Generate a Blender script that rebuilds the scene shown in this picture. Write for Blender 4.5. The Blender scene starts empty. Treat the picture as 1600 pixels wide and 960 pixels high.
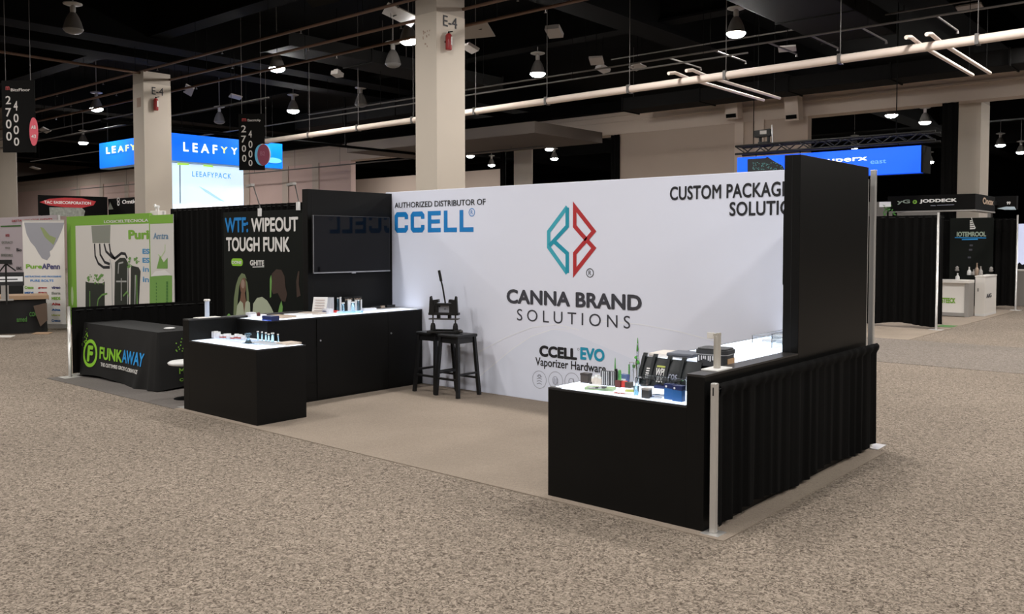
import bpy, bmesh, math, random
from mathutils import Vector, Matrix
random.seed(7)
S = bpy.context.scene
C = S.collection

# ------------------------------------------------------------------ camera, world, exposure, lights
FPX, PCX, PCY, HOR, AZ, EYE = 1369.0, 800.0, 437.0, 381.0, math.radians(40.6), 1.75
PITCH = math.atan((PCY - HOR) / FPX)
cd = bpy.data.cameras.new('camera'); cam = bpy.data.objects.new('camera', cd); C.objects.link(cam)
cd.sensor_width = 36; cd.lens = FPX * 36 / 1600; cd.shift_y = -(480 - PCY) / 1600
cd.clip_end = 300
cam.location = (0, 0, EYE); cam.rotation_euler = (math.pi / 2 - PITCH, 0, AZ)
S.camera = cam
S.view_settings.view_transform = 'Standard'; S.view_settings.look = 'None'
S.view_settings.exposure = 0.0; S.view_settings.gamma = 1; S.view_settings.use_curve_mapping = False
S.cycles.use_denoising = True
S.cycles.max_bounces = 6; S.cycles.transparent_max_bounces = 12
S.cycles.sample_clamp_indirect = 6
wd = bpy.data.worlds.new('hall_air'); S.world = wd; wd.use_nodes = True
wd.node_tree.nodes['Background'].inputs[0].default_value = (0.9, 0.95, 1, 1)
wd.node_tree.nodes['Background'].inputs[1].default_value = 0.0
LAMP_Z, LENS = 6.5, 350.0          # height of the high bay lamps, radiance of a lit lens
# lamp grid behind and beside the camera, plus fixtureless fill lights added farther off
def hall_or_fill_light(x, y, k=1.0):
    l = bpy.data.lights.new('hall_or_fill_lamp', 'AREA'); l.shape = 'DISK'; l.size = 0.42
    l.energy = LENS * math.pi * math.pi * 0.21 ** 2 * k; l.color = (1, 0.97, 0.935)
    o = bpy.data.objects.new('hall_or_fill_lamp', l); C.objects.link(o); o.location = (x, y, LAMP_Z)
for lx in (-31.5, -20.2, -14.7, -9.2, -3.6, 1.9, 7.5):
    for ly in (3.4, -1.7, -6.8):
        hall_or_fill_light(lx, ly, 1.0)
for lx, ly in ((-3.6, 8.6), (1.9, 8.6), (1.9, 13.9), (7.5, 13.9), (1.9, 24), (1.9, 18.8), (-2, 29), (-26, 8.6), (-15, 31), (-25, 31),  # more grid spots, and unseen lights added to brighten column, far walls, right booth
               (-37, 3.4), (-37, 8.6), (-42, 13.9), (-46, 22), (-39, 22), (-51, 20), (-4, 36), (-9.2, 13.7), (-9.2, 8.6), (-14.7, 8.6), (-3.6, 13.7), (-3.6, 24), (7.5, 8.6), (-58, 19), (-66, 20), (-50, 22.5), (-60, 23), (-3.6, 18.8), (-37, 31), (-31, 30)):
    hall_or_fill_light(lx, ly, 1.32 if lx > -4 and ly > 8 else 1.0)  # right-hand lights boosted to brighten the carpet and white counter

# ------------------------------------------------------------------ where a picture point lies in the hall
_fw0 = Vector((-math.sin(AZ), math.cos(AZ), 0)); _R = Vector((math.cos(AZ), math.sin(AZ), 0)); _Z = Vector((0, 0, 1))
_fw = _fw0 * math.cos(PITCH) - _Z * math.sin(PITCH); _U = _Z * math.cos(PITCH) + _fw0 * math.sin(PITCH)
EYEV = Vector((0, 0, EYE))
def ray(x, y): return _fw + _R * ((x - PCX) / FPX) - _U * ((y - PCY) / FPX)
def onz(x, y, z=0.0):
    d = ray(x, y); return EYEV + d * ((z - EYE) / d.z)
class Plane:                       # an upright surface through O whose left-to-right direction is u
    def __init__(s, O, u):
        s.O = Vector(O); s.u = Vector(u).normalized(); s.n = s.u.cross(_Z)
    def p(s, x, y):
        d = ray(x, y); t = (s.O - EYEV).dot(s.n) / d.dot(s.n); q = EYEV + d * t - s.O
        return (q.dot(s.u), q.z)
    def m(s, a, b, off=0.0): return s.O + s.u * a + _Z * b + s.n * off
    def w(s, x, y, off=0.0): return s.m(*s.p(x, y), off)
def YP(y): return Plane((0, y, 0), (1, 0, 0))
def XP(x): return Plane((x, 0, 0), (0, 1, 0))

# ------------------------------------------------------------------ materials
MATS = {}
def mat(name, col, rough=0.5, metal=0.0, emit=0.0, noise=0.0, nscale=20.0, bump=0.0, bscale=200.0, alpha=1.0, trans=0.0, spec=None, ior=None):
    if name in MATS: return MATS[name]
    m = bpy.data.materials.new(name); m.use_nodes = True; nt = m.node_tree; b = nt.nodes['Principled BSDF']
    c = (col[0], col[1], col[2], 1)
    b.inputs['Base Color'].default_value = c; b.inputs['Roughness'].default_value = rough; b.inputs['Metallic'].default_value = metal
    if spec is not None: b.inputs['Specular IOR Level'].default_value = spec
    if ior: b.inputs['IOR'].default_value = ior
    if trans: b.inputs['Transmission Weight'].default_value = trans
    if alpha < 1: b.inputs['Alpha'].default_value = alpha
    if emit:
        b.inputs['Emission Color'].default_value = c; b.inputs['Emission Strength'].default_value = emit
    tc = nt.nodes.new('ShaderNodeTexCoord')
    if noise:
        n = nt.nodes.new('ShaderNodeTexNoise'); n.inputs['Scale'].default_value = nscale; n.inputs['Detail'].default_value = 4
        nt.links.new(tc.outputs['Object'], n.inputs['Vector'])
        r = nt.nodes.new('ShaderNodeMix'); r.data_type = 'RGBA'
        r.inputs[6].default_value = tuple(max(0, v * (1 - noise)) for v in col) + (1,)
        r.inputs[7].default_value = tuple(v * (1 + noise) for v in col) + (1,)
        nt.links.new(n.outputs['Fac'], r.inputs[0]); nt.links.new(r.outputs[2], b.inputs['Base Color'])
        if emit: nt.links.new(r.outputs[2], b.inputs['Emission Color'])
    if bump:
        n2 = nt.nodes.new('ShaderNodeTexNoise'); n2.inputs['Scale'].default_value = bscale
        nt.links.new(tc.outputs['Object'], n2.inputs['Vector'])
        bp = nt.nodes.new('ShaderNodeBump'); bp.inputs['Strength'].default_value = bump; bp.inputs['Distance'].default_value = 0.01
        nt.links.new(n2.outputs['Fac'], bp.inputs['Height']); nt.links.new(bp.outputs['Normal'], b.inputs['Normal'])
    MATS[name] = m; return m
def carpet(name, dark, light, scale, big):
    m = bpy.data.materials.new(name); m.use_nodes = True; nt = m.node_tree; b = nt.nodes['Principled BSDF']
    b.inputs['Roughness'].default_value = 0.95; b.inputs['Specular IOR Level'].default_value = 0.1
    tc = nt.nodes.new('ShaderNodeTexCoord')
    n = nt.nodes.new('ShaderNodeTexNoise'); n.inputs['Scale'].default_value = scale; n.inputs['Detail'].default_value = 2.5
    n.inputs['Distortion'].default_value = 1.6; n.inputs['Roughness'].default_value = 0.6
    nt.links.new(tc.outputs['Object'], n.inputs['Vector'])
    cr = nt.nodes.new('ShaderNodeValToRGB'); cr.color_ramp.elements[0].position = 0.36; cr.color_ramp.elements[1].position = 0.64
    cr.color_ramp.elements[0].color = dark + (1,); cr.color_ramp.elements[1].color = light + (1,)
    nt.links.new(n.outputs['Fac'], cr.inputs['Fac'])
    g = nt.nodes.new('ShaderNodeTexNoise'); g.inputs['Scale'].default_value = big; g.inputs['Detail'].default_value = 2
    nt.links.new(tc.outputs['Object'], g.inputs['Vector'])
    mr = nt.nodes.new('ShaderNodeMapRange'); mr.inputs[1].default_value = 0.3; mr.inputs[2].default_value = 0.7; mr.inputs[3].default_value = 0.92; mr.inputs[4].default_value = 1.06
    nt.links.new(g.outputs['Fac'], mr.inputs[0])
    mx = nt.nodes.new('ShaderNodeMix'); mx.data_type = 'RGBA'; mx.blend_type = 'MULTIPLY'; mx.inputs[0].default_value = 1
    nt.links.new(cr.outputs['Color'], mx.inputs[6]); nt.links.new(mr.outputs[0], mx.inputs[7])
    nt.links.new(mx.outputs[2], b.inputs['Base Color'])
    bp = nt.nodes.new('ShaderNodeBump'); bp.inputs['Strength'].default_value = 0.6; bp.inputs['Distance'].default_value = 0.01
    nt.links.new(n.outputs['Fac'], bp.inputs['Height']); nt.links.new(bp.outputs['Normal'], b.inputs['Normal'])
    MATS[name] = m; return m
AISLE = carpet('aisle_carpet_pile', (0.084, 0.066, 0.051), (0.36, 0.297, 0.238), 40, 0.5)
AISLE2 = carpet('aisle_carpet_dark_pile', (0.12, 0.10, 0.084), (0.29, 0.25, 0.215), 34, 0.5)
BOOTHC = carpet('booth_carpet_pile', (0.26, 0.212, 0.168), (0.33, 0.27, 0.215), 60, 1.2)
GREYC = carpet('grey_carpet_pile', (0.14, 0.125, 0.115), (0.18, 0.16, 0.145), 60, 1.2)
BLACK = mat('black_laminate', (0.0048, 0.0046, 0.0043), 0.42, noise=0.12, nscale=6, spec=0.16)
BLACKTOP = mat('black_laminate_top', (0.03, 0.028, 0.027), 0.32, spec=0.4)
SEAM = mat('dark_joint', (0.002, 0.002, 0.002), 0.8)
CLOTH = mat('black_drape_cloth', (0.0035, 0.0033, 0.0031), 0.9, bump=0.25, bscale=300, spec=0.1)
TCLOTH = mat('charcoal_tablecloth', (0.013, 0.0125, 0.012), 0.75, bump=0.15, bscale=400, spec=0.25)
WHITEW = mat('white_fabric_print', (0.85, 0.875, 1.0), 0.7, noise=0.02, nscale=1.2, spec=0.2)
WAVE = mat('pale_wave_print', (0.80, 0.84, 0.975), 0.7, spec=0.2)
WAVE2 = mat('pale_line_print', (0.90, 0.92, 0.99), 0.7, spec=0.2)
INK = mat('black_ink', (0.012, 0.012, 0.016), 0.6)
GREYINK = mat('charcoal_ink', (0.05, 0.05, 0.065), 0.6)
FAINT = mat('grey_line_ink', (0.30, 0.31, 0.38), 0.6)
BLUEINK = mat('bright_blue_ink', (0.004, 0.22, 0.60), 0.6)
CYANINK = mat('cyan_ink', (0.01, 0.32, 0.50), 0.6)
TEAL = mat('teal_ink', (0.01, 0.33, 0.46), 0.6)
TEAL2 = mat('light_teal_ink', (0.05, 0.43, 0.55), 0.6)
REDINK = mat('red_ink', (0.50, 0.025, 0.03), 0.6)
WHITEINK = mat('white_ink', (0.80, 0.78, 0.75), 0.6)
LIME = mat('lime_ink', (0.26, 0.58, 0.03), 0.6)
GREEN = mat('green_print', (0.19, 0.40, 0.04), 0.65)
DKGREEN = mat('dark_green_print', (0.05, 0.16, 0.025), 0.65)
SKYINK = mat('sky_blue_ink', (0.02, 0.33, 0.78), 0.6)
CREAM = mat('off_white_print', (0.68, 0.65, 0.61), 0.65)
PINKW = mat('pinkish_white_print', (0.58, 0.50, 0.53), 0.65)
MAPG = mat('map_grey_print', (0.30, 0.30, 0.33), 0.65)
MIDG = mat('mid_grey_print', (0.25, 0.26, 0.22), 0.65)
BROWNP = mat('brown_print', (0.045, 0.023, 0.014), 0.7)
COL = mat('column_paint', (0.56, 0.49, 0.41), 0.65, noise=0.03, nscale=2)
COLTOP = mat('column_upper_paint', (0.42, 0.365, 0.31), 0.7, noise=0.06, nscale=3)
BEIGE = mat('beige_wall_paint', (0.44, 0.35, 0.285), 0.75, noise=0.04, nscale=1)
PINKWALL = mat('pink_lit_wall_paint', (0.66, 0.48, 0.43), 0.75, noise=0.04, nscale=1)  # slight pink light on the left wall is mixed into its beige
BEIGE2 = mat('beige_beam_paint', (0.56, 0.465, 0.395), 0.75, noise=0.05, nscale=1)
CEIL = mat('black_ceiling_paint', (0.002, 0.002, 0.002), 0.9, spec=0.1)
STEEL = mat('dark_painted_steel', (0.003, 0.0029, 0.0028), 0.85, spec=0.06)
DUCTM = mat('grey_duct_metal', (0.010, 0.0096, 0.0092), 0.8, spec=0.1)
BROWNPIPE = mat('brown_pipe_paint', (0.13, 0.07, 0.045), 0.5)
WPIPE = mat('white_pipe_wrap', (0.78, 0.66, 0.58), 0.6, noise=0.05, nscale=3)
GREYPIPE = mat('grey_conduit', (0.10, 0.09, 0.083), 0.5)
ALU = mat('brushed_aluminium', (0.62, 0.60, 0.57), 0.38, 0.6)
WHITEP = mat('white_plastic', (0.74, 0.73, 0.71), 0.4)
WHITEL = mat('white_laminate', (0.78, 0.74, 0.69), 0.45)
GREYL = mat('grey_laminate', (0.30, 0.28, 0.26), 0.5)
LIGHTTOP = mat('lit_acrylic', (0.80, 0.88, 1.0), 0.35, emit=0.8, spec=0.2)
GLASS = mat('clear_acrylic', (0.93, 0.97, 1.0), 0.03, trans=1.0, ior=1.3)
BGLASS = mat('blue_tinted_glass', (0.55, 0.80, 0.93), 0.05, trans=0.9, ior=1.3)
GGLASS = mat('green_glass', (0.25, 0.70, 0.22), 0.05, trans=0.75, ior=1.3)
SCREEN = mat('black_screen_glass', (0.004, 0.004, 0.005), 0.05, spec=0.22)
BEZEL = mat('dark_bezel', (0.02, 0.02, 0.022), 0.35)
SILVER = mat('silver_trim', (0.45, 0.45, 0.46), 0.35, 0.8)
STOOLW = mat('black_stained_wood', (0.006, 0.006, 0.0065), 0.4, noise=0.3, nscale=15)
CASTI = mat('black_cast_iron', (0.009, 0.0085, 0.008), 0.5, spec=0.3)
GREYI = mat('grey_cast_iron', (0.05, 0.046, 0.042), 0.5)
KRAFT = mat('kraft_paper', (0.36, 0.235, 0.145), 0.8, noise=0.2, nscale=5)
REDM = mat('red_enamel', (0.36, 0.03, 0.03), 0.4)
RED2 = mat('bright_red_plastic', (0.62, 0.04, 0.03), 0.4)
NAVY = mat('navy_card', (0.012, 0.022, 0.10), 0.4)
BLUEC = mat('blue_card', (0.02, 0.12, 0.36), 0.4)
WOODP = mat('pale_wood', (0.52, 0.43, 0.35), 0.6, noise=0.15, nscale=12)
TAN = mat('tan_card', (0.42, 0.32, 0.24), 0.7)
DKBROWN = mat('dark_brown_card', (0.055, 0.042, 0.035), 0.7, noise=0.5, nscale=160)
GREYB = mat('grey_card', (0.10, 0.10, 0.105), 0.6, noise=0.2, nscale=120)
BAGM = mat('black_pouch_film', (0.010, 0.012, 0.013), 0.38)
PAPER = mat('white_paper', (0.78, 0.78, 0.80), 0.6)
YELLOWG = mat('yellow_green_card', (0.45, 0.48, 0.10), 0.6)
FELT = mat('charcoal_nylon', (0.030, 0.031, 0.034), 0.6, bump=0.3, bscale=500)
LEDBLUE = mat('blue_led_face', (0.0, 0.135, 0.80), 0.4, emit=1.0)
LEDBLUE2 = mat('royal_blue_led_face', (0.0, 0.085, 0.95), 0.4, emit=1.0)
LEDWHITE = mat('white_led_letter', (0.95, 0.97, 1.0), 0.4, emit=1.0)
LEDSKY = mat('pale_led_wall', (0.64, 0.80, 0.96), 0.4, emit=0.9, noise=0.03, nscale=0.8)
LEDLIME = mat('lime_led', (0.45, 0.75, 0.10), 0.4, emit=0.9)
LEDYEL = mat('yellow_led', (0.70, 0.75, 0.25), 0.4, emit=0.9)
LEDTXT = mat('blue_led_text', (0.05, 0.27, 0.62), 0.4, emit=0.8)
LEDDIM = mat('dark_led_area', (0.008, 0.009, 0.01), 0.4)
LENSM = mat('lit_lamp_lens', (1.0, 0.97, 0.935), 0.4); LENSM.node_tree.nodes['Principled BSDF'].inputs['Emission Color'].default_value = (1, 0.97, 0.935, 1); LENSM.node_tree.nodes['Principled BSDF'].inputs['Emission Strength'].default_value = LENS
LENSOFF = mat('unlit_lamp_lens', (0.16, 0.155, 0.15), 0.3)
LAMPM = mat('lamp_reflector_paint', (0.14, 0.13, 0.12), 0.5)
LAMPW = mat('lamp_mount_paint', (0.40, 0.38, 0.36), 0.5)
PINKB = mat('pink_badge', (0.70, 0.10, 0.14), 0.5)
MAROON = mat('maroon_badge', (0.22, 0.03, 0.07), 0.5)
SIGNB = mat('black_sign_board', (0.005, 0.0048, 0.0045), 0.8, spec=0.1)
SIGNT = mat('grey_sign_ink', (0.62, 0.58, 0.55), 0.6)

# ------------------------------------------------------------------ mesh building
class MB:
    def __init__(s): s.v = []; s.f = []; s.mi = []; s.sm = []; s.cur = 0; s.smooth = False
    def add(s, vs, fs):
        k = len(s.v); s.v += [Vector(q) for q in vs]
        for f in fs: s.f.append([i + k for i in f]); s.mi.append(s.cur); s.sm.append(s.smooth)
        return s
    def box(s, x0, x1, y0, y1, z0, z1, bev=0.0):
        if bev <= 0:
            vs = [(x0, y0, z0), (x1, y0, z0), (x1, y1, z0), (x0, y1, z0), (x0, y0, z1), (x1, y0, z1), (x1, y1, z1), (x0, y1, z1)]
            return s.add(vs, [(0, 3, 2, 1), (4, 5, 6, 7), (0, 1, 5, 4), (1, 2, 6, 5), (2, 3, 7, 6), (3, 0, 4, 7)])
        bm = bmesh.new(); bmesh.ops.create_cube(bm, size=1)
        for v in bm.verts:
            v.co = Vector(((x0 + x1) / 2 + v.co.x * (x1 - x0), (y0 + y1) / 2 + v.co.y * (y1 - y0), (z0 + z1) / 2 + v.co.z * (z1 - z0)))
        bmesh.ops.bevel(bm, geom=bm.edges[:], offset=bev, segments=2, affect='EDGES', profile=0.6)
        bm.verts.index_update()
        s.add([v.co.copy() for v in bm.verts], [[v.index for v in f.verts] for f in bm.faces]); bm.free(); return s
    def obox(s, c, ux, uy, uz, hx, hy, hz):      # box with its own axes
        c, ux, uy, uz = Vector(c), Vector(ux).normalized(), Vector(uy).normalized(), Vector(uz).normalized()
        vs = [c + ux * hx * a + uy * hy * b + uz * hz * d for d in (-1, 1) for a, b in ((-1, -1), (1, -1), (1, 1), (-1, 1))]
        return s.add(vs, [(0, 3, 2, 1), (4, 5, 6, 7), (0, 1, 5, 4), (1, 2, 6, 5), (2, 3, 7, 6), (3, 0, 4, 7)])
    def bar(s, a, b, w, d, w2=None, d2=None):    # straight bar of rectangular section, may taper
        a, b = Vector(a), Vector(b); t = (b - a).normalized()
        x = Vector((1, 0, 0)) if abs(t.x) < 0.8 else Vector((0, 1, 0))
        x = (x - t * x.dot(t)).normalized(); y = t.cross(x)
        w2 = w if w2 is None else w2; d2 = d if d2 is None else d2
        vs = [a + x * w / 2 * i + y * d / 2 * j for i, j in ((-1, -1), (1, -1), (1, 1), (-1, 1))] + [b + x * w2 / 2 * i + y * d2 / 2 * j for i, j in ((-1, -1), (1, -1), (1, 1), (-1, 1))]
        return s.add(vs, [(0, 3, 2, 1), (4, 5, 6, 7), (0, 1, 5, 4), (1, 2, 6, 5), (2, 3, 7, 6), (3, 0, 4, 7)])
    def tube(s, pts, r, seg=10, r2=None):
        pts = [Vector(p) for p in pts]; n = len(pts); rings = []; old = s.smooth
        x = None
        for i, p in enumerate(pts):
            t = (pts[min(i + 1, n - 1)] - pts[max(i - 1, 0)]).normalized()
            if x is None: x = Vector((1, 0, 0)) if abs(t.x) < 0.8 else Vector((0, 1, 0))
            x = (x - t * x.dot(t)).normalized(); y = t.cross(x)
            rr = r if r2 is None else r + (r2 - r) * i / (n - 1)
            rings.append([p + x * math.cos(2 * math.pi * k / seg) * rr + y * math.sin(2 * math.pi * k / seg) * rr for k in range(seg)])
        s.smooth = True
        s.add([q for g in rings for q in g], [(i * seg + k, i * seg + (k + 1) % seg, (i + 1) * seg + (k + 1) % seg, (i + 1) * seg + k) for i in range(n - 1) for k in range(seg)])
        s.smooth = False
        s.add(rings[0], [list(range(seg))[::-1]]); s.add(rings[-1], [list(range(seg))])
        s.smooth = old; return s
    def lathe(s, c, prof, seg=20, ax=None):      # prof: (radius, height) from the bottom up about an upright axis at c
        c = Vector(c); vs = []
        for r, z in prof: vs += [c + Vector((math.cos(2 * math.pi * k / seg) * r, math.sin(2 * math.pi * k / seg) * r, z)) for k in range(seg)]
        n = len(prof); s.smooth = True
        s.add(vs, [(i * seg + k, i * seg + (k + 1) % seg, (i + 1) * seg + (k + 1) % seg, (i + 1) * seg + k) for i in range(n - 1) for k in range(seg)])
        s.smooth = False
        if prof[0][0] > 1e-4: s.add(vs[:seg], [list(range(seg))[::-1]])
        if prof[-1][0] > 1e-4: s.add(vs[-seg:], [list(range(seg))])
        return s
    def slab(s, pl, pts, off, th=0.002):         # a flat outline on an upright surface, th thick
        a = [pl.m(x, y, off) for x, y in pts]; b = [pl.m(x, y, off + th) for x, y in pts]; n = len(pts)
        return s.add(a + b, [list(range(n))[::-1], list(range(n, 2 * n))] + [(i, (i + 1) % n, n + (i + 1) % n, n + i) for i in range(n)])
    def rect(s, pl, x0, x1, y0, y1, off, th=0.002): return s.slab(pl, [(x0, y0), (x1, y0), (x1, y1), (x0, y1)], off, th)
    def ell(s, pl, cx, cy, rx, ry, off, th=0.002, n=28): return s.slab(pl, [(cx + rx * math.cos(2 * math.pi * k / n), cy + ry * math.sin(2 * math.pi * k / n)) for k in range(n)], off, th)
    def stroke(s, pl, pts, w, off, closed=False):
        n = len(pts); P = [Vector((p[0], p[1])) for p in pts]; L = []; Rr = []
        for i in range(n):
            a = P[i - 1] if (i > 0 or closed) else None; b = P[(i + 1) % n] if (i < n - 1 or closed) else None
            d1 = (P[i] - a).normalized() if a is not None else None; d2 = (b - P[i]).normalized() if b is not None else None
            d = ((d1 or d2) + (d2 or d1)); d = d.normalized() if d.length > 1e-6 else (d1 or d2)
            nn = Vector((-d.y, d.x)); k = 1.0
            if d1 is not None and d2 is not None: k = 1 / max(0.35, Vector((-d1.y, d1.x)).dot(nn))
            L.append(P[i] + nn * w / 2 * k); Rr.append(P[i] - nn * w / 2 * k)
        vs = [pl.m(q.x, q.y, off) for q in L] + [pl.m(q.x, q.y, off) for q in Rr]
        return s.add(vs, [(i, n + i, n + (i + 1) % n, (i + 1) % n) for i in range(n if closed else n - 1)])
    def ring(s, pl, cx, cy, rx, ry, w, off, n=40): return s.stroke(pl, [(cx + rx * math.cos(2 * math.pi * k / n), cy + ry * math.sin(2 * math.pi * k / n)) for k in range(n)], w, off, True)

WM = {}                                          # world matrix of every object made here
def part(name, mb, m, parent=None, label=None, world=True):
    me = bpy.data.meshes.new(name); vs = mb.v
    inv = WM[parent.name].inverted() if (parent and world) else Matrix()
    me.from_pydata([inv @ v for v in vs], [], mb.f)
    ms = m if isinstance(m, (list, tuple)) else [m]
    for q in ms: me.materials.append(q)
    for p, i, sm in zip(me.polygons, mb.mi, mb.sm): p.material_index = i; p.use_smooth = sm
    me.update()
    o = bpy.data.objects.new(name, me); C.objects.link(o)
    if parent: o.parent = parent; WM[o.name] = WM[parent.name].copy()
    else: WM[o.name] = Matrix()
    if label: o['label'] = label
    return o
def tag(o, label, cat, group=None):
    o['label'] = label; o['category'] = cat
    if group: o['group'] = group
    return o
def thing(name, label, cat, loc=(0, 0, 0), rz=0.0, group=None):
    o = bpy.data.objects.new(name, None); C.objects.link(o); o.location = loc; o.rotation_euler = (0, 0, rz); o.empty_display_size = 0.1
    WM[o.name] = Matrix.Translation(Vector(loc)) @ Matrix.Rotation(rz, 4, 'Z')
    return tag(o, label, cat, group)
def one(name, mb, m, label, cat, group=None):    # a thing that is one mesh: its origin goes to its base
    n = len(mb.v); c = Vector((sum(v.x for v in mb.v) / n, sum(v.y for v in mb.v) / n, min(v.z for v in mb.v)))
    mb.v = [v - c for v in mb.v]
    o = part(name, mb, m); o.location = c; WM[o.name] = Matrix.Translation(c)
    return tag(o, label, cat, group)
def struct(name, mb, m):
    o = part(name, mb, m); o['kind'] = 'structure'; return o
def dup(root, loc, label=None, rz=None, group=None):
    r = root.copy(); C.objects.link(r); r.location = loc
    if rz is not None: r.rotation_euler = (0, 0, rz)
    if label: r['label'] = label
    if group: r['group'] = group
    WM[r.name] = Matrix.Translation(Vector(loc)) @ Matrix.Rotation(r.rotation_euler.z, 4, 'Z')
    for ch in list(root.children):
        c = ch.copy(); C.objects.link(c); c.parent = r; WM[c.name] = WM[r.name]
        for g in list(ch.children):
            d = g.copy(); C.objects.link(d); d.parent = c; WM[d.name] = WM[r.name]
    return r
_tc = {}
def tmesh(s, bold, sp):
    k = (s, bold, sp)
    if k not in _tc:
        cu = bpy.data.curves.new('t', 'FONT'); cu.body = s; cu.space_character = sp; cu.resolution_u = 4; cu.fill_mode = 'FRONT'
        ob = bpy.data.objects.new('t', cu); C.objects.link(ob); dg = bpy.context.evaluated_depsgraph_get(); dg.update()
        me = bpy.data.meshes.new_from_object(ob.evaluated_get(dg))
        v0 = [v.co.copy() for v in me.vertices]; f0 = [list(p.vertices) for p in me.polygons]; V = list(v0); Fs = list(f0)
        if bold > 0:                             # a heavier weight: the same outlines laid again around the first
            for q in range(12):
                o = Vector((math.cos(q * math.pi / 6) * bold, math.sin(q * math.pi / 6) * bold, 0)); n = len(V)
                V += [v + o for v in v0]; Fs += [[i + n for i in f] for f in f0]
        _tc[k] = (V, Fs, len(v0))
        bpy.data.objects.remove(ob); bpy.data.curves.remove(cu); bpy.data.meshes.remove(me)
    return _tc[k]
def textmb(mb, pl, s, a0, a1, b0, b1, off=0.003, bold=0.0, sp=1.0, fn=None, mirror=False):
    vs, fs, n0 = tmesh(s, bold, sp)
    x0 = min(v.x for v in vs); x1 = max(v.x for v in vs); y0 = min(v.y for v in vs); y1 = max(v.y for v in vs)
    out = []
    for i, v in enumerate(vs):
        a = a0 + (v.x - x0) / (x1 - x0) * (a1 - a0); b = b0 + (v.y - y0) / (y1 - y0) * (b1 - b0)
        out.append(pl.m(a, b, off + (i // n0) * 0.0003 + (fn(a, b) if fn else 0)))
    mb.add(out, fs); return mb
def text(parent, pl, s, px0, py0, px1, py1, m, off=0.003, bold=0.0, sp=1.0, name='lettering', label=None, fn=None):
    """one line of lettering: (px0,py0) is the foot of its left end, (px1,py1) the head of its right end"""
    a0, b0 = pl.p(px0, py0); a1, b1 = pl.p(px1, py1)
    return part(name, textmb(MB(), pl, s, a0, a1, b0, b1, off, bold, sp, fn), m, parent, label)
def pxs(pl, pts): return [pl.p(x, y) for x, y in pts]

# ------------------------------------------------------------------ the hall: floor, ceiling, walls, beams
struct('floor', MB().box(-75, 25, -20, 75, -0.2, 0), AISLE)
struct('ceiling', MB().box(-75, 25, -20, 75, 8.2, 8.4), CEIL)
struct('wall_left', MB().box(-75.3, -75, -20, 75, 0, 8.3), BEIGE)
struct('wall_right', MB().box(25, 25.3, -20, 75, 0, 8.3), CEIL)
struct('wall_front', MB().box(-75, 25, -20.3, -20, 0, 8.3), BEIGE)
struct('wall_far', MB().box(-75, 25, 75, 75.3, 0, 8.3), CEIL)
WB = 26.4
struct('trim_1', MB().box(-75, 25, WB, WB + 0.6, 5.66, 6.42).box(-75, 25, WB - 0.08, WB + 0.05, 6.30, 6.42).box(-75, 25, WB - 0.05, WB + 0.05, 6.1, 6.16), BEIGE2)
struct('trim_2', MB().box(-75, 25, WB - 0.5, WB + 0.3, 6.42, 6.75), STEEL)
struct('wall_back_left', MB().box(-74.9, -32.6, WB + 0.02, WB + 0.3, 0, 5.68), PINKWALL)
struct('wall_back', MB().box(-17.56, -10.70, WB + 0.02, WB + 0.3, 0, 5.68), BEIGE)
# pilaster strips and joints on the beige wall
tr = MB()
for x in (-62, -58.5, -55, -51.5, -48, -46.8, -43, -41.5, -38, -35.5): tr.box(x, x + 0.5, WB - 0.04, WB + 0.05, 0, 5.68)
for x in (-13.1, -12.4): tr.box(x, x + 0.3, WB - 0.04, WB + 0.05, 0, 5.68)
struct('trim_3', tr, BEIGE2)
# lighter inner room seen past the end of the left wall
struct('wall_inner', MB().box(-52, -29.9, 34, 34.3, 0, 5.6), BEIGE2)
struct('trim_4', MB().box(-28, -18.3, 22.5, 26.38, 5.4, 5.78), mat('brown_soffit_paint', (0.13, 0.105, 0.09), 0.8))
# dark roof beams both ways
bi = 0
BEAMX = (-58.2, -47.1, -36, -24.9, -22.95, -11.85, -5.8, -0.7, 10.4)
JOISTY = (-5, 3, 11.8, 19.3, 34, 44, 54)
for x in BEAMX:
    struct('ceiling_beam', MB().box(x - 0.3, x + 0.3, -20, 75, 7.1, 8.25).box(x - 0.42, x + 0.42, -20, 75, 7.04, 7.1), STEEL)
for y in JOISTY:
    struct('ceiling_joist', MB().box(-75, 25, y - 0.15, y + 0.15, 7.3, 8.22).box(-75, 25, y - 0.25, y + 0.25, 7.24, 7.3), STEEL)

# ------------------------------------------------------------------ columns
def column(corner_px, corner_z, left_px, right_px, y_ref, label, ztop, paint_z, Y0=None):
    c = onz(corner_px[0], corner_px[1], corner_z) if Y0 is None else YP(Y0).w(*corner_px)
    xl = YP(c.y).w(left_px, y_ref).x; yr = XP(c.x).w(right_px, y_ref).y
    t = thing('concrete_column', label, 'column', (c.x, c.y, 0))
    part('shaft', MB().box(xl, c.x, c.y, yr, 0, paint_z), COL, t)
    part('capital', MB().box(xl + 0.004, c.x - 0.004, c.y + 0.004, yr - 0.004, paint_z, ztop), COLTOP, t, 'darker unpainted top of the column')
    return t, c, xl, yr
t, c1, xl1, yr1 = column((682, 17), 6.03, 649.5, 726.5, 200, 'beige square column marked E-4 rising behind the white backdrop', 7.3, 6.03)
text(t, XP(c1.x), 'E-4', 692, 40, 714, 29, INK, 0.004, 0.008)
mb = MB(); pl = YP(c1.y); tn = 0
for k in range(14):
    a, b = pl.p(660 + random.random() * 11, 48 + random.random() * 27); mb.rect(pl, a, a + 0.02, b, b + 0.03, 0.001)
part('torn_notice', mb, mat('torn_paper', (0.42, 0.30, 0.24), 0.8), t)
t2, c2, xl2, yr2 = column((224, 128.7), 6.03, 209.5, 268.5, 250, 'beige column marked E-4 in front of the blue hanging sign', 6.34, 6.03)
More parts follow.
